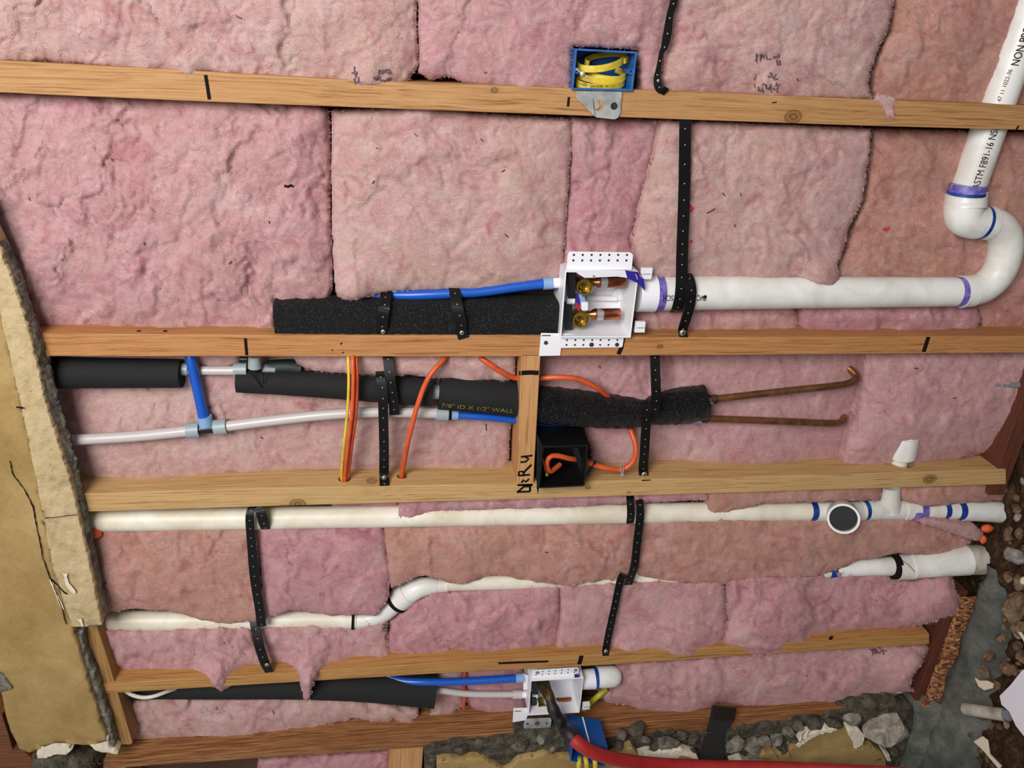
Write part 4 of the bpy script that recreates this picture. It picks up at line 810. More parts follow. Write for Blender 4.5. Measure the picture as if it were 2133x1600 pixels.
cyl(WL2, 'coupling', 908, 862, d2, 934, 863, d2, 14.5, 14.5, 'ring_grey'); cyl(WL2, 'coupling_band', 934, 863, d2, 940, 863, d2, 12, 12, 'ink'); cyl(WL2, 'clamp_ring', 938, 864, d2, 954, 865, d2, 10.5, 10, 'ring_blue')
bent(WL2, 'blue_tube', [(952, 865, d2), (1010, 869, d2), (1070, 875, -.04), (1110, 880, -.05), (1250, 880, -.06), (1440, 876, -.05)], 7.5, 'pex_blue', 14)
WL3 = T('water_line', 'milky pipe stub with grey elbows between the two dark foam sleeves', 'water pipe', (440, 772, -.04))
cyl(WL3, 'milky_tube', 372, 772, -.045, 500, 772, -.045, 9.5, 9.5, 'pex_white'); cyl(WL3, 'clamp_ring', 376, 769, -.045, 392, 770, -.045, 13.5, 13, 'ring_grey'); cyl(WL3, 'clamp_ring', 488, 770, -.04, 515, 770, -.04, 15, 15, 'ring_grey')
cyl(WL3, 'elbow', 530, 742, -.03, 531, 766, -.03, 12.5, 14, 'ring_grey'); cyl(WL3, 'clamp_ring', 548, 770, -.045, 575, 771, -.045, 13, 13, 'fit_grey'); cyl(WL3, 'fitting', 500, 748, -.045, 516, 748, -.045, 9, 9, 'fit_black')
bent(WL3, 'dark_sleeve', [(560, 766, -.05), (600, 764, -.05), (628, 768, -.05)], 16, 'fit_green', 16)
cyl(T('pipe_coupling', 'milky coupling between two dark foam sleeves', 'water pipe', (905, 816, -.04)), 'coupling_body', 890, 815, -.04, 918, 817, -.04, 15.5, 15.5, 'ring_grey')
# copper stubs
def copper(pts, r, label, ring):
    t = T('copper_stub', label, 'copper pipe', pts[0][:3]); bent(t, 'copper_tube', pts, r, 'copper_old', 16, 6); cyl(t, 'brass_ferrule', ring[0], ring[1], pts[0][2], ring[2], ring[3], pts[0][2], r * 1.25, r * 1.25, 'brass_old'); return t
c1_ = copper([(1474, 833, -.035), (1560, 823, -.035), (1660, 812, -.035), (1745, 803, -.035), (1772, 797, -.04), (1784, 786, -.05), (1776, 774, -.062), (1768, 767, -.07)], 7.5, 'long tarnished copper stub with a hooked end', (1478, 832, 1492, 831))
cyl(c1_, 'plastic_nut', 1462, 836, -.035, 1482, 834, -.035, 9.5, 9, 'pex_white')
copper([(1462, 872, -.035), (1560, 875, -.035), (1660, 879, -.035), (1730, 882, -.036), (1750, 880, -.045), (1757, 873, -.06), (1755, 864, -.08)], 7.5, 'tarnished copper stub turning into the wall', (1462, 871, 1474, 872))
cyl(T('blue_stub', 'blue tube end showing below the short wrinkled foam sleeve', 'water pipe', (1445, 875, -.04)), 'blue_tube', 1400, 872, -.045, 1462, 874, -.04, 8.5, 8.5, 'ring_blue')
cyl(T('conduit', 'grey pipe poking out of the ragged batt near the sill', 'pipe', (2100, 801, -.03)), 'grey_tube', 2068, 801, -.03, 2200, 802, -.025, 8, 8, 'fit_grey')
WL4 = T('water_line', 'blue water line feeding the washer box with the red hose', 'water pipe', (950, 1415, -.03)); bent(WL4, 'blue_tube', [(790, 1400, -.05), (830, 1417, -.03), (880, 1421, -.02), (960, 1420, -.02), (1076, 1413, -.02)], 8, 'pex_blue', 16); cyl(WL4, 'clamp_ring', 1074, 1413, -.02, 1090, 1412, -.02, 9.8, 9.6, 'ring_blue')
WL5 = T('water_line', 'milky water line from the tapering foam to the red-hose washer box', 'water pipe', (1000, 1444, -.03)); bent(WL5, 'milky_tube', [(890, 1437, -.03), (920, 1439, -.03), (980, 1446, -.03), (1075, 1447, -.03)], 6.5, 'pex_white', 14); cyl(WL5, 'clamp_ring', 1068, 1447, -.03, 1086, 1447, -.03, 9, 9, 'pex_white'); cyl(WL5, 'connector', 1084, 1447, -.03, 1104, 1447, -.03, 7.5, 7.5, 'box_white')

# ================================================================== CABLES
CB = T('cable_bundle', 'ribbon of two orange cables and one yellow cable over the slit foam sleeve', 'cable', (730, 870, 0))
for i, (nm, mt, off, w, dd) in enumerate((('yellow_cable', 'cable_y', -8.5, 8, .0), ('orange_cable', 'cable_o', 1, 11, .004), ('orange_cable', 'cable_o', 8.5, 11, -.003))):
    sp = smooth_path([(733 + off, 728, -.03), (734 + off, 750, .0), (735 + off, 800, .008), (732 + off, 860, .008), (724 + off * .9, 930, -.0), (719 + off * .8, 980, -.018), (718 + off * .7, 1000, -.028), (718 + off * .7, 1012, -.03)], 6); path = [P(p[0], p[1], p[2] + dd) for p in sp]
    MB().tube(path, [w / 2 * MPP(*p[:3]) for p in sp], 12, True, ry=.8).build(nm, M[mt], CB, smooth=True)
def cable(pts, r, mat, label, name='cable', part='jacket', flat=None):
    t = T(name, label, 'cable', pts[0][:3]); bent(t, part, pts, r, mat, 12, 6, ry=flat); return t
cable([(935, 728, -.04), (925, 748, -.015), (905, 770, -.0), (886, 800, .006), (868, 850, .006), (852, 910, .0), (842, 960, -.02), (838, 985, -.034), (838, 1000, -.04)], 5.5, 'cable_o', 'single orange cable curving into the drilled hole of the pine stud')
cable([(985, 735, -.04), (1010, 752, -.02), (1045, 775, -.02), (1075, 788, -.03), (1120, 788, -.03), (1165, 786, -.02), (1205, 790, -.02), (1240, 806, -.025), (1262, 822, -.035), (1290, 850, -.07), (1305, 880, -.05), (1315, 900, -.03), (1325, 935, -.012), (1318, 962, -.008), (1295, 978, -.008), (1262, 975, -.008), (1230, 966, -.01), (1205, 958, -.02)], 5.8, 'cable_o', 'long orange cable looping from behind the block into the black box')
stp = T('cable_staple', 'small wire staple pinning the looping orange cable to the stud', 'staple', (1296, 980, 0)); bent(stp, 'wire', [(1293, 970, -.004), (1295, 990, .002), (1298, 988, .002), (1299, 970, -.004)], 1.1, 'steel', 6, 3)
cable([(262, 1440, -.03), (276, 1448, -.015), (298, 1453, -.005), (322, 1450, -.005), (350, 1440, -.02), (380, 1430, -.05)], 4, 'cable_w', 'short white cable curving over the tapering foam end')
cable([(970, 1385, -.05), (966, 1420, -.05), (968, 1445, -.052), (966, 1475, -.056)], 3.5, 'cable_o', 'orange cable glimpsed between the two torn tufts')
cable([(1262, 1436, -.06), (1248, 1448, -.05), (1228, 1466, -.05), (1208, 1486, -.05)], 6, 'jacket_y2', 'yellow-green cable slanting behind the red-hose washer box')
# orange fire sealant blobs
def blob(px, py, d, r, mat, label, name, cat, sq=(1, 1, 1), seed=0):
    bm = bmesh.new(); bmesh.ops.create_icosphere(bm, subdivisions=3, radius=1); c = P(px, py, d); R_ = r * MPP(px, py, d)
    V = [c + Vector((v.co.x * sq[0], v.co.y * sq[1], v.co.z * sq[2])) * R_ * (1 + .18 * float(perlin(v.co.x * 1.7 + seed, v.co.y * 1.7 + v.co.z, seed))) for v in bm.verts]; fs = [[v.index for v in f.verts] for f in bm.faces]; bm.free()
    return tag(np_mesh(name, V, fs, M[mat]), label, cat)
blob(196, 1108, -.02, 15, 'caulk', 'orange sealant blob at the stucco end of the upper cream drain', 'sealant_blob', 'sealant', (1, .9, 1.1), 1)
blob(214, 1327, -.04, 8, 'caulk', 'orange sealant blob at the stucco end of the lower cream drain', 'sealant_blob', 'sealant', (1.3, .9, .8), 2)
blob(208, 1312, -.045, 6, 'caulk', 'tiny orange sealant drip above the lower cream drain end', 'sealant_blob', 'sealant', (1, 1, .6), 3)
blob(2056, 1101, -.01, 11, 'caulk', 'orange sealant smear under the purple stained pipe end', 'sealant_blob', 'sealant', (.8, .8, 1.2), 4)
blob(2048, 1124, -.008, 8, 'caulk', 'orange sealant smear above the large dusty pipe', 'sealant_blob', 'sealant', (1.2, .8, .8), 5)

# ================================================================== STRAPS
def screw(parent, px, py, d, r=6, mat='screw'):
    p = P(px, py, d); R_ = r * MPP(px, py, d); o = MB().lathe(p, OUT, [(R_, 0), (R_, R_ * .2), (R_ * .75, R_ * .42), (R_ * .3, R_ * .5)], 18).build('screw', M[mat], parent, smooth=True)
    s = MB(); s.box(p + OUT * R_ * .5, DN * R_ * .5, AX * R_ * .11, OUT * R_ * .06); s.box(p + OUT * R_ * .5, DN * R_ * .11, AX * R_ * .5, OUT * R_ * .06); s.build('slot', M['slot'], o); return o
def strap(pts, w, label, screws=(), k=5, twist=None, dots=True):
    t = T('pipe_strap', label, 'strap', pts[0][:3], 'black perforated straps'); sp = smooth_path(pts, k); path = [P(*p[:3]) for p in sp]
    W = [(p[3] if len(p) > 3 else w) * MPP(*p[:3]) for p in sp]
    MB().ribbon(path, W, .0016, widthvec=DN).build('band', M['strap'], t, smooth=False, bevel=.0004)
    # raised rib down the middle and the row of holes
    mb = MB(); acc = 0; L = .018
    for i in range(1, len(path)):
        acc += (path[i] - path[i - 1]).length
        if acc > L and 1 < i < len(path) - 1:
            acc = 0; tv = (path[i + 1] - path[i - 1]).normalized(); wv = (DN - tv * DN.dot(tv)).normalized(); nn = wv.cross(tv); nn = nn if nn.dot(CAM - path[i]) > 0 else -nn
            mb.lathe(path[i] + nn * .0008, nn, [(.0012, 0), (.001, .0003)], 8)
    if mb.v and dots: tag(mb.build('perforation', M['pale_dot'], t), None, kind='stuff')
    for s_ in screws: screw(t, *s_)
    return t
strap([(1409, -60, .01, 22), (1404, 0, .008, 17), (1396, 30, .006, 15), (1390, 70, .005, 18), (1384, 98, .004, 15), (1378, 108, .004, 9), (1372, 140, .003, 10), (1368, 165, .003, 14), (1373, 182, .006, 18), (1388, 192, .003, 16)], 16, 'twisted black strap dropping past the open blue box', [(1371, 168, .005, 3, 'steel')])
strap([(1427, 238, -.03), (1427, 256, -.002), (1425, 400, .0), (1421, 520, .004), (1420, 572, .006), (1418, 610, .009), (1412, 640, .0), (1407, 650, -.02)], 25, 'long black strap crossing from the tan stud to the printed drain pipe', k=8)
strap([(1431, 570, -.02, 22), (1437, 585, .004, 22), (1440, 610, .011, 22), (1436, 640, .009, 22), (1428, 668, .0, 22), (1422, 688, -.008, 20), (1424, 702, .002, 18)], 22, 'short black strap looped round the printed drain pipe', [(1422, 693, .001, 7)])
strap([(804, 606, -.035), (803, 620, -.018), (801, 640, .004), (797, 665, .006), (796, 688, -.002), (797, 697, -.008)], 23, 'black strap over the square-cut foam near its free end', [(798, 691, .0, 5)])
strap([(946, 598, -.035), (948, 612, -.014), (953, 640, .004), (960, 668, .006), (962, 690, .002), (966, 705, .002)], 23, 'black strap over the square-cut foam near the washer box', [(962, 693, .004, 5)])
strap([(806, 728, -.03), (808, 748, -.012), (813, 790, .002), (819, 830, .0), (822, 864, -.01)], 21, 'black strap end hanging behind the orange cable bundle', k=6)
strap([(792, 774, -.02), (793, 786, -.002), (797, 812, .006), (798, 850, .008), (800, 930, -.004), (800, 985, -.022), (801, 1012, .0)], 20, 'long black strap screwed to the pine stud beside the drilled holes', [(800, 996, -.012, 5)], k=7)
strap([(1364, 728, -.03), (1364, 745, -.012), (1366, 800, .004), (1367, 840, .004), (1362, 862, -.006)], 21, 'black strap dropping behind the short wrinkled foam', k=6)
strap([(1340, 836, -.006, 18), (1347, 846, .006, 20), (1346, 880, .006, 20), (1343, 930, -.002, 20), (1340, 982, -.02, 20), (1347, 1001, .001, 20)], 20, 'black strap pinned to the pine stud beside the looping orange cable', [(1342, 988, -.012, 6)], k=7)
strap([(533, 1052, -.02, 16), (524, 1060, -.006, 16), (520, 1080, .002, 17), (523, 1120, -.004, 18), (530, 1200, -.004, 19), (541, 1270, -.004, 19), (545, 1304, -.014, 19)], 18, 'long black strap between the two cream drains', k=8)
strap([(538, 1056, -.006, 18), (544, 1070, .001, 20), (550, 1090, -.004, 22), (553, 1102, -.016, 18)], 20, 'short black strap end wrapped on the upper cream drain beside the stucco')
strap([(528, 1288, -.03, 18), (533, 1310, -.018, 20), (540, 1345, -.004, 20), (552, 1382, .0, 19), (561, 1400, -.004, 17)], 20, 'black strap from the lower cream drain down to the narrow brown stud', [(556, 1385, .004, 4.5)])
strap([(1312, 1030, -.02, 16), (1313, 1046, -.005, 16), (1314, 1070, .0, 16), (1312, 1090, -.012, 15)], 16, 'short black strap end on the upper cream drain below the black box')
strap([(1331, 1040, -.02, 15), (1333, 1052, -.002, 16), (1333, 1080, .002, 17), (1327, 1130, .0, 17), (1321, 1180, .0, 17), (1308, 1218, -.02, 17)], 17, 'black strap crossing the long tan-stained batts', k=8)
strap([(1300, 1196, -.018, 16), (1292, 1210, -.01, 16), (1281, 1260, -.006, 15), (1270, 1310, -.004, 15), (1262, 1352, -.004, 15), (1262, 1366, .001, 14)], 15, 'slanting black strap screwed to the narrow brown stud', [(1262, 1357, .003, 4.5)], k=7)

# ================================================================== WASHER BOXES
RIM1 = [(1177, 564), (1331, 567), (1314, 704), (1166, 704)]
def plate(parent, name, poly, d, th, mat, bevel=.0006): return prism_px(name, poly, d, th, M[mat], parent=parent, bevel=bevel)
def washer_box(rim, label, first):
    A = [np.array(p, float) for p in RIM1]; B = [np.array(p, float) for p in rim]
    def m(x, y):
        # bilinear inverse by Newton on the first rim, then forward on this one
        a = b = .5
        for _ in range(12):
            q = A[0] * (1 - a) * (1 - b) + A[1] * a * (1 - b) + A[2] * a * b + A[3] * (1 - a) * b - np.array([x, y]); da = (A[1] - A[0]) * (1 - b) + (A[2] - A[3]) * b; db = (A[3] - A[0]) * (1 - a) + (A[2] - A[1]) * a
            s = np.linalg.solve(np.stack([da, db], 1), q); a -= s[0]; b -= s[1]
        q = B[0] * (1 - a) * (1 - b) + B[1] * a * (1 - b) + B[2] * a * b + B[3] * (1 - a) * b; return float(q[0]), float(q[1])
    ml = lambda pts: [m(*p) for p in pts]
    k = 1.0 if first else .79
    t = T('washer_box', label, 'outlet box', (*m(1245, 640), .0))
    MB().shell([P(*m(*c), .013) for c in RIM1], .086, .0028).build('shell', M['box_white'], t, bevel=.0008)
    fl = plate(t, 'top_flange', ml([(1180, 562), (1183, 529), (1187, 524), (1314, 526), (1319, 531), (1316, 562)]), .003, .002, 'box_white')
    plate(t, 'bottom_flange', ml([(1127, 694), (1166, 695), (1300, 702), (1297, 722), (1294, 724), (1169, 725), (1167, 741), (1123, 742)]) if first else ml([(1126, 672), (1166, 674), (1166, 702), (1160, 722), (1122, 728)]), .0035, .002, 'box_white')
    def holes(parent, pts, d, r):
        mb = MB()
        for x, y in pts: mb.lathe(P(*m(x, y), d), OUT, [(r * k * .00085, 0), (r * k * .00085, .0003)], 10)
        tag(mb.build('nail_hole', M['hole_dark'], parent), None, kind='stuff')
    holes(fl, [(1195.5 + 18.4 * i - j * 1.2, 531 + 11.5 * j) for i in range(7) for j in (0, 1)], .003, 2.4)
    if first:
        bf = bpy.data.objects[t.children[-1].name] if False else t
        holes(t, [(1181 + 17.5 * i - j, 708.5 + 10 * j) for i in range(7) for j in (0, 1)], .0036, 2.2)
        for x, y, r in ((1137, 714, 4.5), (1232, 718, 5), (1285, 718, 4.5)): MB().lathe(P(x, y, .0035), OUT, [(r * .00085, 0), (r * .0008, .0012), (r * .0004, .0016)], 14).build('nail_head', M['brass_old'], t, smooth=True)
        MB().ribbon([P(1129, 699, .0038), P(1147, 699, .0038)], .0016, .0004).build('mark', M['ink'], t)
    else:
        for x in (1199, 1309): MB().lathe(P(*m(x, 534), .003), OUT, [(.0042, 0), (.004, .001), (.002, .0016)], 14).build('nail_head', M['fit_grey'], t, smooth=True)
        MB().ribbon([P(*m(1129, 684), .0038), P(*m(1147, 684), .0038)], .0016, .0004).build('mark', M['ink'], t)
    for c in ([(1337, 559), (1360, 559), (1358, 574), (1357, 582), (1340, 582), (1336, 570)], [(1325, 671), (1345, 671), (1344, 682), (1343, 693), (1322, 693)]):
        if first or c[0][1] > 600:
            q = plate(t, 'clip', ml(c), .006, .008, 'box_white'); MB().ribbon([P(*m(c[0][0] + 2, c[0][1] + 12), .0063), P(*m(c[0][0] + 18, c[0][1] + 12), .0063)], .0012, .0004).build('groove', M['fit_grey'], q)
    # inside
    for (kx, ky), (kw, kh) in (((1191.5, 594), (7.5, 28)), ((1184.5, 661), (7.5, 26))):
        plate(t, 'grip_block', ml([(kx - kw, ky - kh), (kx + kw, ky - kh), (kx + kw, ky + kh), (kx - kw, ky + kh)]), -.012, .02, 'fit_black', .001)
    MB().tube([P(*m(1180, 626), -.02), P(*m(1196, 626), -.02)], .006 * k + .001, 14).build('threaded_stub', M['box_white'], t, smooth=True)
    vs = [((1206, 661), (1226, 655), (1292, 654), 12.3)] + ([((1214, 593), (1234, 588), (1302, 588), 11)] if first else [])
    for (bx, by), (ax_, ay_), (ex, ey), r in vs:
        s = k * .00088; bp = P(*m(bx, by), -.022); v = MB()
        v.lathe(bp, OUT, [(15.5 * s, -.012), (15.5 * s, .008), (17.5 * s, .009), (17.5 * s, .013), (16 * s, .015), (13 * s, .015), (12.5 * s, .009), (9 * s, .008), (8.5 * s, .004), (4 * s, .004)], 28); vo = v.build('brass_valve', M['brass'], t, smooth=True)
        MB().lathe(bp + OUT * .0042, OUT, [(4.5 * s, 0), (3 * s, .002)], 6).build('valve_stem', M['brass_old'], vo)
        MB().tube([P(*m(bx + 6, by - 1), -.025), P(*m(ax_ + 2, ay_), -.025)], 8.5 * s, 16).build('valve_neck', M['brass'], vo, smooth=True)
        L = ex - ax_; stn = [(0, .55), (.06, .6), (.16, .95), (.2, 1), (.93, 1), (.985, .93), (1, .7)]
        ar = MB().tube([P(*m(ax_ + L * q, ay_ + (ey - ay_) * q), -.025) for q, _ in stn], [r * s * f for _, f in stn], 24).build('copper_arrestor', M['copper'], t, smooth=True)
        MB().tube([P(*m(ax_ + L * .24, ay_), -.025), P(*m(ax_ + L * .44, ay_), -.025)], r * s * 1.03, 24).build('silver_band', M['silver'], ar, smooth=True)
    if first:
        MB().tube([P(1206, 605, -.016), P(1212, 622, -.012)], [.0045, .003], 12).build('chrome_stub', M['silver'], t, smooth=True)
        hb = plate(t, 'handle', [(1211, 630), (1225, 630), (1225, 647), (1212, 647)], -.004, .012, 'box_white', .001); plate(t, 'handle', [(1207, 619), (1218, 619), (1221, 631), (1210, 631)], -.006, .01, 'ring_blue', .001)
        plate(t, 'lever', [(1199, 612), (1204, 612), (1213, 640), (1206, 648), (1199, 640)], -.014, .004, 'label_purple'); plate(t, 'lever', [(1200, 628), (1211, 642), (1206, 648), (1199, 642)], -.0135, .004, 'rubber_red')
        MB().tube([P(1222, 620, -.066), P(1284, 622, -.066)], .006, 12).build('moulded_rib', M['box_white'], t, smooth=True); MB().lathe(P(1288, 612, -.07), OUT, [(.012, 0), (.012, .004), (.01, .005)], 24).build('drain_boss', M['box_white'], t, smooth=True)
        plate(t, 'sticker', [(1197, 564), (1305, 566), (1307, 579), (1285, 576), (1218, 579), (1203, 570)], .0138, .0004, 'paper', 0); q = plate(t, 'sticker', [(1302, 563), (1330, 567), (1333, 577), (1341, 581), (1344, 606), (1328, 590), (1307, 580)], .0146, .0004, 'label_purple', 0)
        MB().ribbon([P(1324, 571, .015), P(1328, 582, .015)], .0016, .0003).build('printed_text', M['pale_dot'], q)
        MB().ribbon([P(1236, 573, .0142), P(1236, 577, .0142), P(1240, 575, .0142)], .0012, .0003).build('printed_text', M['ink'], t)
    else:
        plate(t, 'sticker', [(1196, 1405), (1206, 1404.5), (1207, 1411), (1197, 1412)], .0138, .0005, 'label_purple', 0)
        sp_ = plate(t, 'mount_plate', [(1094, 1498), (1147, 1496), (1149, 1500), (1147, 1514), (1143, 1517), (1092, 1518), (1090, 1514)], .002, .002, 'steel')
        for x, y, r in ((1099, 1508, 2.5), (1119, 1507, 5.5), (1139, 1507, 2.2)): MB().lathe(P(x, y, .0021), OUT, [(r * .0011, 0), (r * .0011, .0003)], 16).build('plate_hole', M['wood_dark'] if r > 5 else M['hole_dark'], sp_)
        plate(t, 'red_blue_card', [(1090, 1404), (1101, 1408), (1102, 1436), (1090, 1438)], -.02, .001, 'box_white')
    return t
washer_box(RIM1, 'white washer outlet box with two brass valves and bright copper cylinders', True)
washer_box([(1104.5, 1418), (1216, 1412), (1207.5, 1485), (1099.5, 1491)], 'white washer outlet box with a taped red hose coming out of it', False)

HS = T('hose', 'red rubber hose with black tape and corroded coupling leaving the lower washer box', 'hose', (1180, 1520, .05))
bent(HS, 'coupling', [(1129, 1412, -.04, 13), (1133, 1428, -.01, 13.5), (1138, 1440, .015, 12), (1143, 1449, .03, 11.5), (1147, 1460, .04, 10.5)], 12, 'brass_old', 20)
bent(HS, 'tape_wrap', [(1145, 1456, .038, 9.5), (1149, 1468, .045, 11), (1153, 1478, .05, 13), (1160, 1490, .052, 11.5), (1166, 1500, .055, 13), (1174, 1514, .058, 12.5), (1184, 1527, .085, 15), (1196, 1540, .1, 15)], 12, 'tape', 18)
bent(HS, 'hose_body', [(1190, 1535, .094), (1212, 1554, .108), (1245, 1571, .112), (1295, 1584, .1), (1370, 1593, .08), (1480, 1598, .078), (1700, 1604, .11), (2000, 1622, .24), (2250, 1650, .4)], 14, 'rubber_red', 20)

# ================================================================== ELECTRICAL BOXES
EB = T('electrical_box', 'open blue plastic electrical box with coiled yellow cable on a zinc bracket', 'electrical box', (1260, 150, 0))
MB().shell([P(1199, 101, .006), P(1328, 108, .006), P(1318, 190, .006), P(1191, 187, .006)], .075, .0028).build('shell', M['ebox'], EB, bevel=.0006)
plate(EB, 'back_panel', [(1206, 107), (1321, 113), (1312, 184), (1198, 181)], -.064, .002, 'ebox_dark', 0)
for x, y in ((1203, 148), (1314, 149)): MB().lathe(P(x, y, .005) - OUT * .036, OUT, [(.0042, 0), (.0042, .036), (.0022, .036), (.0022, .03)], 16).build('screw_boss', M['ebox'], EB, smooth=True)
scw = MB().tube([P(1200, 143, .004), P(1213, 154, .018)], .0016, 10).build('screw', M['steel'], EB, smooth=True); MB().lathe(P(1214, 155, .017), (P(1214, 155, .05) - P(1207, 149, .0)).normalized(), [(.0042, 0), (.0042, .0012), (.002, .002)], 16).build('screw_head', M['screw'], scw, smooth=True)
BR = plate(EB, 'bracket', [(1202, 190), (1296, 191), (1293, 235), (1287, 246), (1280, 249), (1243, 245), (1236, 240), (1204, 208), (1201, 204)], .0035, .0022, 'steel', .0005)
plate(BR, 'bent_wing', [(1206, 207), (1234, 205), (1239, 240), (1234, 238), (1208, 212)], .008, .0016, 'steel', .0004)
MB().lathe(P(1246, 219, .0036), OUT, [(.0085, 0), (.0085, .0003)], 24).build('knockout', M['stud1'], BR); MB().lathe(P(1279, 221, .0036), OUT, [(.0056, 0), (.005, .0012), (.0046, .0003)], 20).build('screw_hole', M['hole_dark'], BR)
plate(BR, 'bent_tab', [(1239, 208), (1246, 209), (1250, 222), (1243, 228), (1240, 226)], .0065, .0012, 'steel', .0003)
COIL = T('cable_coil', 'coil of yellow electrical cable packed in the open blue box', 'cable', (1255, 150, -.02))
def loop(cx_, cy_, rx, ry_, d0, d1, a0, a1, w, tilt, name):
    pts = []
    for i in range(41):
        a = math.radians(a0 + (a1 - a0) * i / 40); x = cx_ + rx * math.cos(a); y = cy_ + ry_ * math.sin(a) + tilt * math.cos(a); f = (math.sin(a) + 1) / 2; pts.append(P(x, y, d0 + (d1 - d0) * f))
    return MB().ribbon(pts, w * MPP(cx_, cy_), .0042, widthvec=AX).build(name, M['cable_y'], COIL, bevel=.0012)
loop(1264, 124, 44, 11, -.058, -.008, 150, 395, 12, -4, 'cable_loop'); loop(1250, 128, 48, 15, -.05, -.002, 10, 185, 14, -6, 'cable_loop')
loop(1262, 152, 40, 12, -.05, -.01, -60, 200, 13, 6, 'cable_loop'); loop(1250, 160, 48, 10, -.055, -.008, -30, 200, 13, 8, 'cable_loop')
L3 = loop(1249, 168, 50, 15, -.055, -.001, -20, 200, 14, 1, 'cable_loop')
def text_flat(s, parent, a, b, h, mat, d_up, name='printed_text'):
    a, b = Vector(a), Vector(b); t = (b - a).normalized(); up = OUT.cross(t); cu = bpy.data.curves.new('txt', 'FONT'); cu.body = s; to = bpy.data.objects.new('txt', cu); COL.objects.link(to); bpy.context.view_layer.update()
    dg = bpy.context.evaluated_depsgraph_get(); me = bpy.data.meshes.new_from_object(to.evaluated_get(dg)); bpy.data.objects.remove(to, do_unlink=True); w = max(v.co.x for v in me.vertices)
    V = [a + t * (v.co.x * (b - a).length / w) + up * ((v.co.y - .35) * h) for v in me.vertices]; fs = [list(p.vertices) for p in me.polygons]; return np_mesh(name, V, fs, M[mat], parent, smooth=False)
text_flat('12-2 W/ GROUND', L3, P(1282, 179, .0026), P(1228, 180, .0026), .006, 'ink', 1); text_flat('600V', L3, P(1222, 177, .0024), P(1208, 174, .001), .006, 'ink', 1)

BB = T('electrical_box', 'black plastic electrical box with an orange cable looped inside', 'electrical box', (1170, 975, 0))
MB().shell([P(1130, 930, .03), P(1226, 927, .03), P(1218, 1013, .03), P(1122, 1018, .03)], .085, .003).build('shell', M['black_box'], BB, bevel=.0008)
plate(BB, 'side_flange', [(1119, 905), (1131, 928), (1123, 1016), (1121, 1031), (1118, 1018)], .032, .002, 'black_box'); plate(BB, 'clamp_plate', [(1192, 932), (1204, 932), (1219, 975), (1216, 1000), (1206, 975)], .012, .003, 'black_box'); plate(BB, 'strut', [(1222, 985), (1240, 960), (1243, 962), (1222, 995)], -.004, .003, 'black_box')
sc_ = MB().tube([P(1130, 954, .02), P(1137, 984, .028)], .0012, 8).build('screw', M['copper'], BB, smooth=True); MB().lathe(P(1140, 988, .028), OUT, [(.0042, 0), (.004, .001), (.0024, .0016)], 16).build('screw_head', M['brass'], sc_, smooth=True)
oc = T('cable', 'orange cable end folded inside the black electrical box', 'cable', (1160, 960, -.02)); bent(oc, 'jacket', [(1206, 958, -.012), (1185, 955, .004), (1165, 950, .01), (1150, 950, .012), (1141, 958, .014), (1140, 972, .014), (1146, 982, .012), (1155, 977, .002), (1166, 968, -.012)], 5.5, 'cable_o', 12, 5)

B2 = T('electrical_box', 'upturned blue electrical box behind the red hose', 'electrical box', (1232, 1540, 0))
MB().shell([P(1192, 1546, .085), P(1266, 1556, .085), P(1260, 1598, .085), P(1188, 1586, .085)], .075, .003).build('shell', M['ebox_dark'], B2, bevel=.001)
ta, tb = P(1228, 1551, .0852), P(1228, 1551, .0852) - OUT * .074
MB().ribbon([ta + AX * -.0012, tb + AX * -.0012], .003, .0016, widthvec=DN, normal=AX).build('white_seam', M['box_white'], B2)
for x0_, x1_, mt, lb in ((1207, 1206, 'jacket_y2', 'dull yellow cable leaving the upturned blue box'), (1216, 1222, 'cable_y', 'bright yellow cable under the red hose at the upturned blue box'), (1236, 1240, 'cable_y', 'short yellow cable end below the upturned blue box')):
    cable([(x0_, 1560, .03), (x0_ + 1, 1575, .06), (x1_, 1592, .085), (x1_ - 1, 1640, .07)], 5.5, mt, lb)

# ================================================================== BROKEN MORTAR AND STUCCO BELOW
def sheet(name, poly, hf, mat, label, cat, back, step=4, j=2, seed=30): return tag(field(name, jag(poly, 6, j, seed), hf, step, M[mat], None, back), label, cat)
sheet('mortar_edge', [(884, 1560), (898, 1546), (930, 1541), (965, 1536), (1010, 1539), (1040, 1531), (1100, 1521), (1140, 1516), (1166, 1521), (1206, 1527), (1206, 1585), (1150, 1580), (1080, 1585), (1060, 1606), (1000, 1592), (950, 1590), (915, 1592), (914, 1900), (884, 1900)],
      lambda x, y, d: .002 + .016 * (1 - np.exp(-d / 10)) + .007 * fbm(x * .045, y * .045, 31, 4) - .008 * np.exp(-((y - (1576 - (x - 900) * .1)) / 4) ** 2), 'mortar_dark', 'dark green-grey roll of broken mortar under the red-hose washer box', 'mortar', -.03, 3)
sheet('scratch_coat', [(1262, 1532), (1310, 1520), (1400, 1510), (1420, 1526), (1460, 1520), (1520, 1500), (1600, 1492), (1700, 1480), (1780, 1458), (1850, 1448), (1900, 1470), (1915, 1520), (1890, 1640), (1262, 1640)],
      lambda x, y, d: -.006 + .012 * (1 - np.exp(-d / 12)) + .009 * fbm(x * .035, y * .035, 33, 4), 'mortar_dark', 'dark crumbling scratch coat behind the rubble stones', 'mortar', -.03, 4)
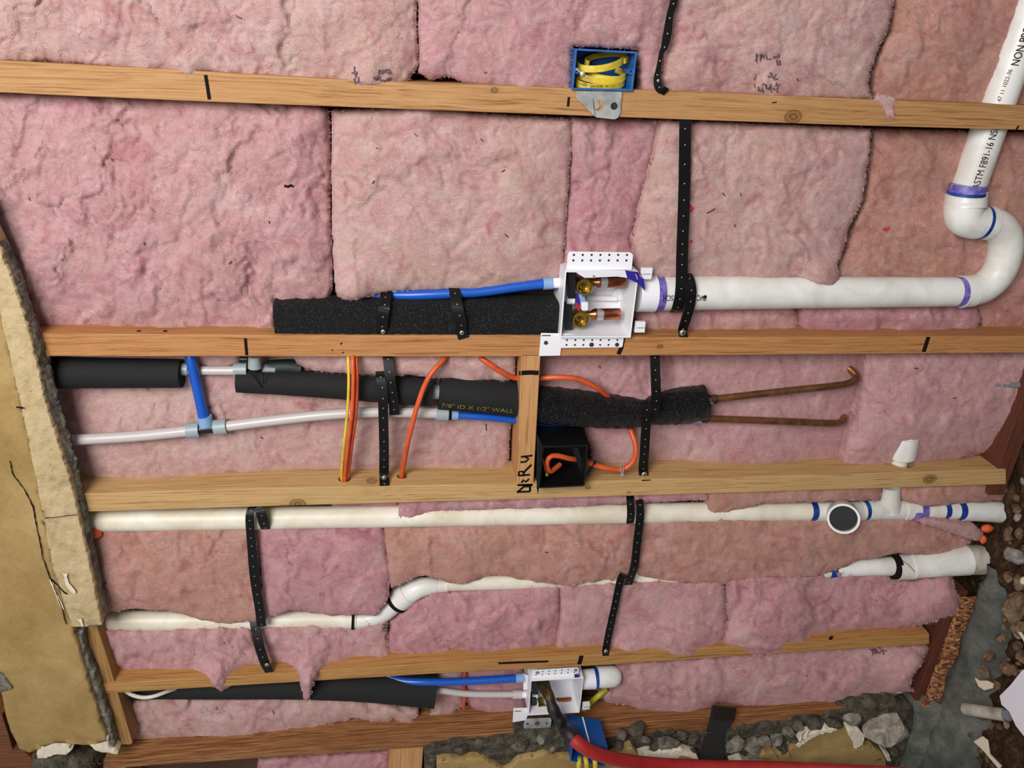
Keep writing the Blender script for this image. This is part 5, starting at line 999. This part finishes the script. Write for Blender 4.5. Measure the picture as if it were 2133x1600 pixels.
sheet('stucco_sheet', [(910, 1590), (930, 1584), (955, 1588), (985, 1582), (1008, 1584), (1030, 1596), (1050, 1608), (1066, 1602), (1080, 1582), (1110, 1577), (1135, 1572), (1160, 1579), (1192, 1578), (1250, 1584), (1290, 1574), (1316, 1558), (1328, 1572), (1335, 1590), (1372, 1584), (1400, 1576), (1430, 1572), (1458, 1586), (1462, 1900), (905, 1900)],
      lambda x, y, d: .030 + .001 * fbm(x * .05, y * .05, 35), 'stucco', 'lower tan stucco sheet under the upturned blue box', 'stucco', .006, 4, 1.6)
RS = sheet('stucco_sheet', [(1512, 1602), (1536, 1598), (1572, 1596), (1592, 1570), (1640, 1568), (1655, 1556), (1672, 1540), (1700, 1530), (1745, 1520), (1768, 1528), (1780, 1548), (1776, 1560), (1764, 1565), (1800, 1558), (1822, 1560), (1838, 1570), (1846, 1590), (1850, 1900), (1508, 1900)],
      lambda x, y, d: .030 + .001 * fbm(x * .05, y * .05, 37), 'stucco', 'lower tan stucco sheet with white plaster rim beside the concrete curb', 'stucco', .006, 4, 1.6)
for i, q in enumerate(([(1660, 1552), (1680, 1532), (1706, 1522), (1742, 1517), (1745, 1522), (1706, 1532), (1682, 1544), (1664, 1560)], [(1766, 1520), (1790, 1520), (1802, 1534), (1798, 1552), (1780, 1560), (1776, 1546), (1768, 1532)], [(1840, 1566), (1852, 1572), (1856, 1586), (1848, 1586)], [(1330, 1576), (1360, 1570), (1400, 1564), (1420, 1562), (1452, 1574), (1456, 1584), (1420, 1574), (1400, 1588), (1372, 1588), (1340, 1588)], [(1522, 1592), (1545, 1584), (1560, 1592), (1588, 1590), (1590, 1600), (1530, 1602)])):
    o = field('plaster_rim', jag(q, 5, 1.2, 40 + i), lambda x, y, d: .0325 + .002 * fbm(x * .1, y * .1, 41), 3, M['plaster'], RS if i in (0, 1, 2, 4) else None, .01)
    if i == 3: tag(o, 'jagged pale plaster flake above the red hose', 'plaster')
prism_px('felt_flap', [(1484, 1470), (1534, 1475), (1530, 1502), (1510, 1526), (1508, 1602), (1462, 1602), (1458, 1572), (1470, 1532), (1478, 1500)], .016, .003, M['felt'], 'black building-paper flap hanging over the rubble stones', 'felt')
prism_px('metal_clip', [(1486, 1476), (1534, 1480), (1530, 1502), (1482, 1502)], .02, .003, plain('dark_metal', srgb(52, 46, 40), .4, .5), 'dark stapled metal clip on top of the building-paper flap', 'clip')

# stones: a few shared shapes
def stone_mesh(seed, mat, npl=9, lo=.55, hi=.85, sub=2):
    rnd = random.Random(seed); bm = bmesh.new(); bmesh.ops.create_icosphere(bm, subdivisions=sub, radius=1)
    pl = [(Vector((rnd.uniform(-1, 1), rnd.uniform(-1, 1), rnd.uniform(-1, 1))).normalized(), rnd.uniform(lo, hi)) for _ in range(npl)]
    for v in bm.verts:
        for nrm, h in pl:
            dd = v.co.dot(nrm)
            if dd > h: v.co -= nrm * (dd - h)
        v.co *= 1 + .08 * float(perlin(v.co.x * 3 + seed, v.co.y * 3 + v.co.z * 2, seed))
    me = bpy.data.meshes.new('stone'); bm.to_mesh(me); bm.free(); me.materials.append(M[mat]); return me
SM = {m_: [stone_mesh(s, m_) for s in range(5)] for m_ in ('clod', 'stone_grey', 'mortar', 'mortar_dark', 'plaster')}
def stone(name, p, r, mat, label, cat, group, rnd, flat=.7):
    o = link(name, rnd.choice(SM[mat]), p, None); o.scale = (r * rnd.uniform(.8, 1.25), r * rnd.uniform(.7, 1.1), r * flat * rnd.uniform(.8, 1.2)); o.rotation_euler = (rnd.uniform(-.5, .5), rnd.uniform(-.5, .5), rnd.uniform(0, 6.3)); return tag(o, label, cat, group)
rnd = random.Random(5)
for x, y, r, mt in ((1078, 1555, 16, 'mortar'), (1127, 1540, 16, 'mortar'), (1095, 1548, 10, 'mortar_dark'), (1170, 1545, 14, 'mortar_dark'), (960, 1560, 16, 'mortar_dark'), (1150, 1562, 10, 'mortar')):
    stone('rubble_stone', P(x, y, .016), r * MPP(x, y), mt, 'mortar fragment stuck in the dark roll of broken mortar', 'stone', 'fragments in the mortar roll', rnd, 1)
for x, y, r, mt in ((1296, 1530, 14, 'mortar'), (1325, 1518, 18, 'mortar_dark'), (1345, 1540, 14, 'mortar'), (1390, 1548, 24, 'mortar'), (1360, 1556, 10, 'mortar_dark'), (1420, 1532, 13, 'mortar_dark'), (1445, 1540, 13, 'mortar_dark'), (1290, 1556, 12, 'mortar'), (1372, 1574, 14, 'mortar_dark'), (1440, 1566, 14, 'mortar_dark'),
                    (1532, 1550, 22, 'mortar'), (1565, 1552, 17, 'mortar'), (1590, 1544, 15, 'mortar'), (1618, 1538, 16, 'mortar'), (1640, 1524, 13, 'mortar'), (1662, 1512, 11, 'mortar'), (1570, 1582, 17, 'stone_grey'), (1628, 1556, 14, 'mortar_dark'), (1652, 1540, 12, 'mortar_dark'), (1700, 1512, 20, 'mortar_dark'), (1735, 1506, 19, 'mortar_dark'), (1775, 1498, 20, 'stone_grey'), (1820, 1572, 14, 'mortar_dark'), (1860, 1565, 12, 'mortar_dark')):
    stone('rubble_stone', P(x, y, .016), r * MPP(x, y), mt, {'mortar': 'rough grey', 'mortar_dark': 'dark crumbling', 'stone_grey': 'smooth pale'}[mt] + ' rubble stone ' + ('beside the upturned blue box' if x < 1340 else 'between the blue box and the black building-paper flap' if x < 1470 else 'wedged beside the black building-paper flap' if x < 1600 else 'above the white plaster rim of the lower stucco' if x < 1690 else 'near the big pale jagged rock'), 'stone', 'rubble stones behind the lower stucco', rnd, 1)
SM['rock'] = [stone_mesh(77, 'rock', 16, .3, .72, 3)]
o = stone('rock', P(1848, 1524, .03), 46 * MPP(1848, 1524, .03), 'rock', 'big pale jagged rock leaning on the concrete curb', 'rock', None, rnd, 1)
o.scale = (.062, .05, .092); o.rotation_euler = (.3, .35, .4)
wm = MB(); rw = random.Random(9)
for x, y in [(960 + 40 * i, 1556 - 3 * i) for i in range(6)] + [(1290 + 17 * i, 1535 + 10 * math.sin(i * 1.7)) for i in range(11)] + [(1620 + 14 * i, 1545 - 3 * i) for i in range(6)] + [(195 + 12 * i, 1582) for i in range(3)]:
    a = rw.uniform(0, 6.28); pts = [(x + 9 * math.cos(a + .9 * k) + k * 2, y + 10 * math.sin(a + .9 * k), .03 + .006 * rw.random()) for k in range(4)]
    wm.tube([P(*p[:3]) for p in smooth_path(pts, 3)], .0007, 5)
for pts in ([(1350, 1562, .035), (1372, 1545, .04), (1400, 1540, .04), (1440, 1545, .04), (1462, 1562, .036)], [(1400, 1545, .04), (1440, 1532, .04), (1480, 1526, .04)], [(1605, 1556, .035), (1622, 1582, .04)], [(1638, 1556, .035), (1648, 1578, .04)], [(1570, 1578, .05), (1604, 1582, .05)]): wm.tube([P(*p) for p in smooth_path(pts, 5)], .0008, 5)
o = wm.build('lath_wire', M['caps_wire']); tag(o, 'bent grey lath wire poking out of the broken mortar', 'wire', kind='stuff')

# ================================================================== GROUND DEBRIS
def gx(y): return float(np.interp(y, [900, 960, 1050, 1150, 1300, 1420, 1600], [2130, 2118, 2104, 2092, 2088, 2036, 2004]))
cl = [(2118, 1058, 12), (2100, 1110, 9), (2122, 1112, 15), (2118, 1160, 26), (2100, 1205, 15), (2122, 1215, 16), (2116, 1262, 27), (2095, 1290, 9), (2126, 1310, 16), (2085, 1330, 13), (2118, 1345, 12), (2060, 1370, 15), (2100, 1390, 17), (2128, 1370, 12), (2050, 1400, 12), (2075, 1425, 10)]
for _ in range(70):
    y = rnd.uniform(960, 1600); x = gx(y) + rnd.uniform(2, 90); cl.append((x, y, rnd.uniform(3.5, 10)))
for i, (x, y, r) in enumerate(cl):
    if x > 2150: continue
    p = G(x, y, .012 if y > 1200 else .03); mt = rnd.choice(['clod', 'clod', 'clod', 'stone_grey', 'clod', 'plaster' if i > 30 and rnd.random() < .3 else 'clod'])
    q = r * ((p - CAM).length / F) * .95; stone('soil_clod', p, q, mt, ('large ' if r > 14 else 'small ' if r < 7 else '') + {'clod': 'brown earth clod', 'stone_grey': 'grey pebble', 'plaster': 'pale plaster crumb'}[mt] + (' below the cut ends of the white drains' if y < 1150 else ' heaped beside the concrete curb' if y < 1340 else ' between the curb and the paper sheet' if y < 1470 else ' scattered past the white pipe offcut'), 'stone', {'clod': 'earth clods on the soil', 'stone_grey': 'grey pebbles on the soil', 'plaster': 'plaster crumbs on the soil'}[mt], rnd)
def gprism(name, poly, z, th, mat, label, cat): mb = MB(); a = [G(x, y, z) for x, y in poly]; mb.prism(a, (0, 0, -th)); return tag(mb.build(name, mat), label, cat)
gprism('paper_sheet', [(2230, 1330), (2128, 1398), (2104, 1428), (2082, 1450), (2086, 1468), (2102, 1482), (2116, 1512), (2133, 1534), (2240, 1600)], .035, .0015, M['paper'], 'folded white paper sheet lying on the soil', 'paper')
pb = thing('pipe_offcut', 'white plastic pipe offcut lying on the soil beside the concrete curb', 'pipe', G(2055, 1484, .03)); a, b = G(2012, 1477, .03), G(2098, 1490, .03); r_ = 11 * (a - CAM).length / F * .9
MB().tube([a, b], r_, 20, False).build('tube_wall', M['pvc_dusty'], pb, smooth=True); MB().tube([a, b - (b - a).normalized() * .002], r_ * .8, 20, True).build('tube_bore', M['fit_grey'], pb, smooth=True)
for i, (q, lb) in enumerate((([(2030, 1412), (2040, 1418), (2056, 1418), (2068, 1424), (2066, 1434), (2050, 1438), (2038, 1430)], 'curled pale chip beside the concrete curb'), ([(2028, 1545), (2046, 1534), (2056, 1542), (2060, 1570), (2085, 1596), (2080, 1602), (2050, 1566)], 'long white plaster shard pointing at the paper sheet'), ([(2120, 1316), (2126, 1318), (2140, 1340), (2136, 1342)], 'thin pale splinter on the soil'))):
    gprism('debris_chip', q, .03, .003, M['plaster'], lb, 'debris')
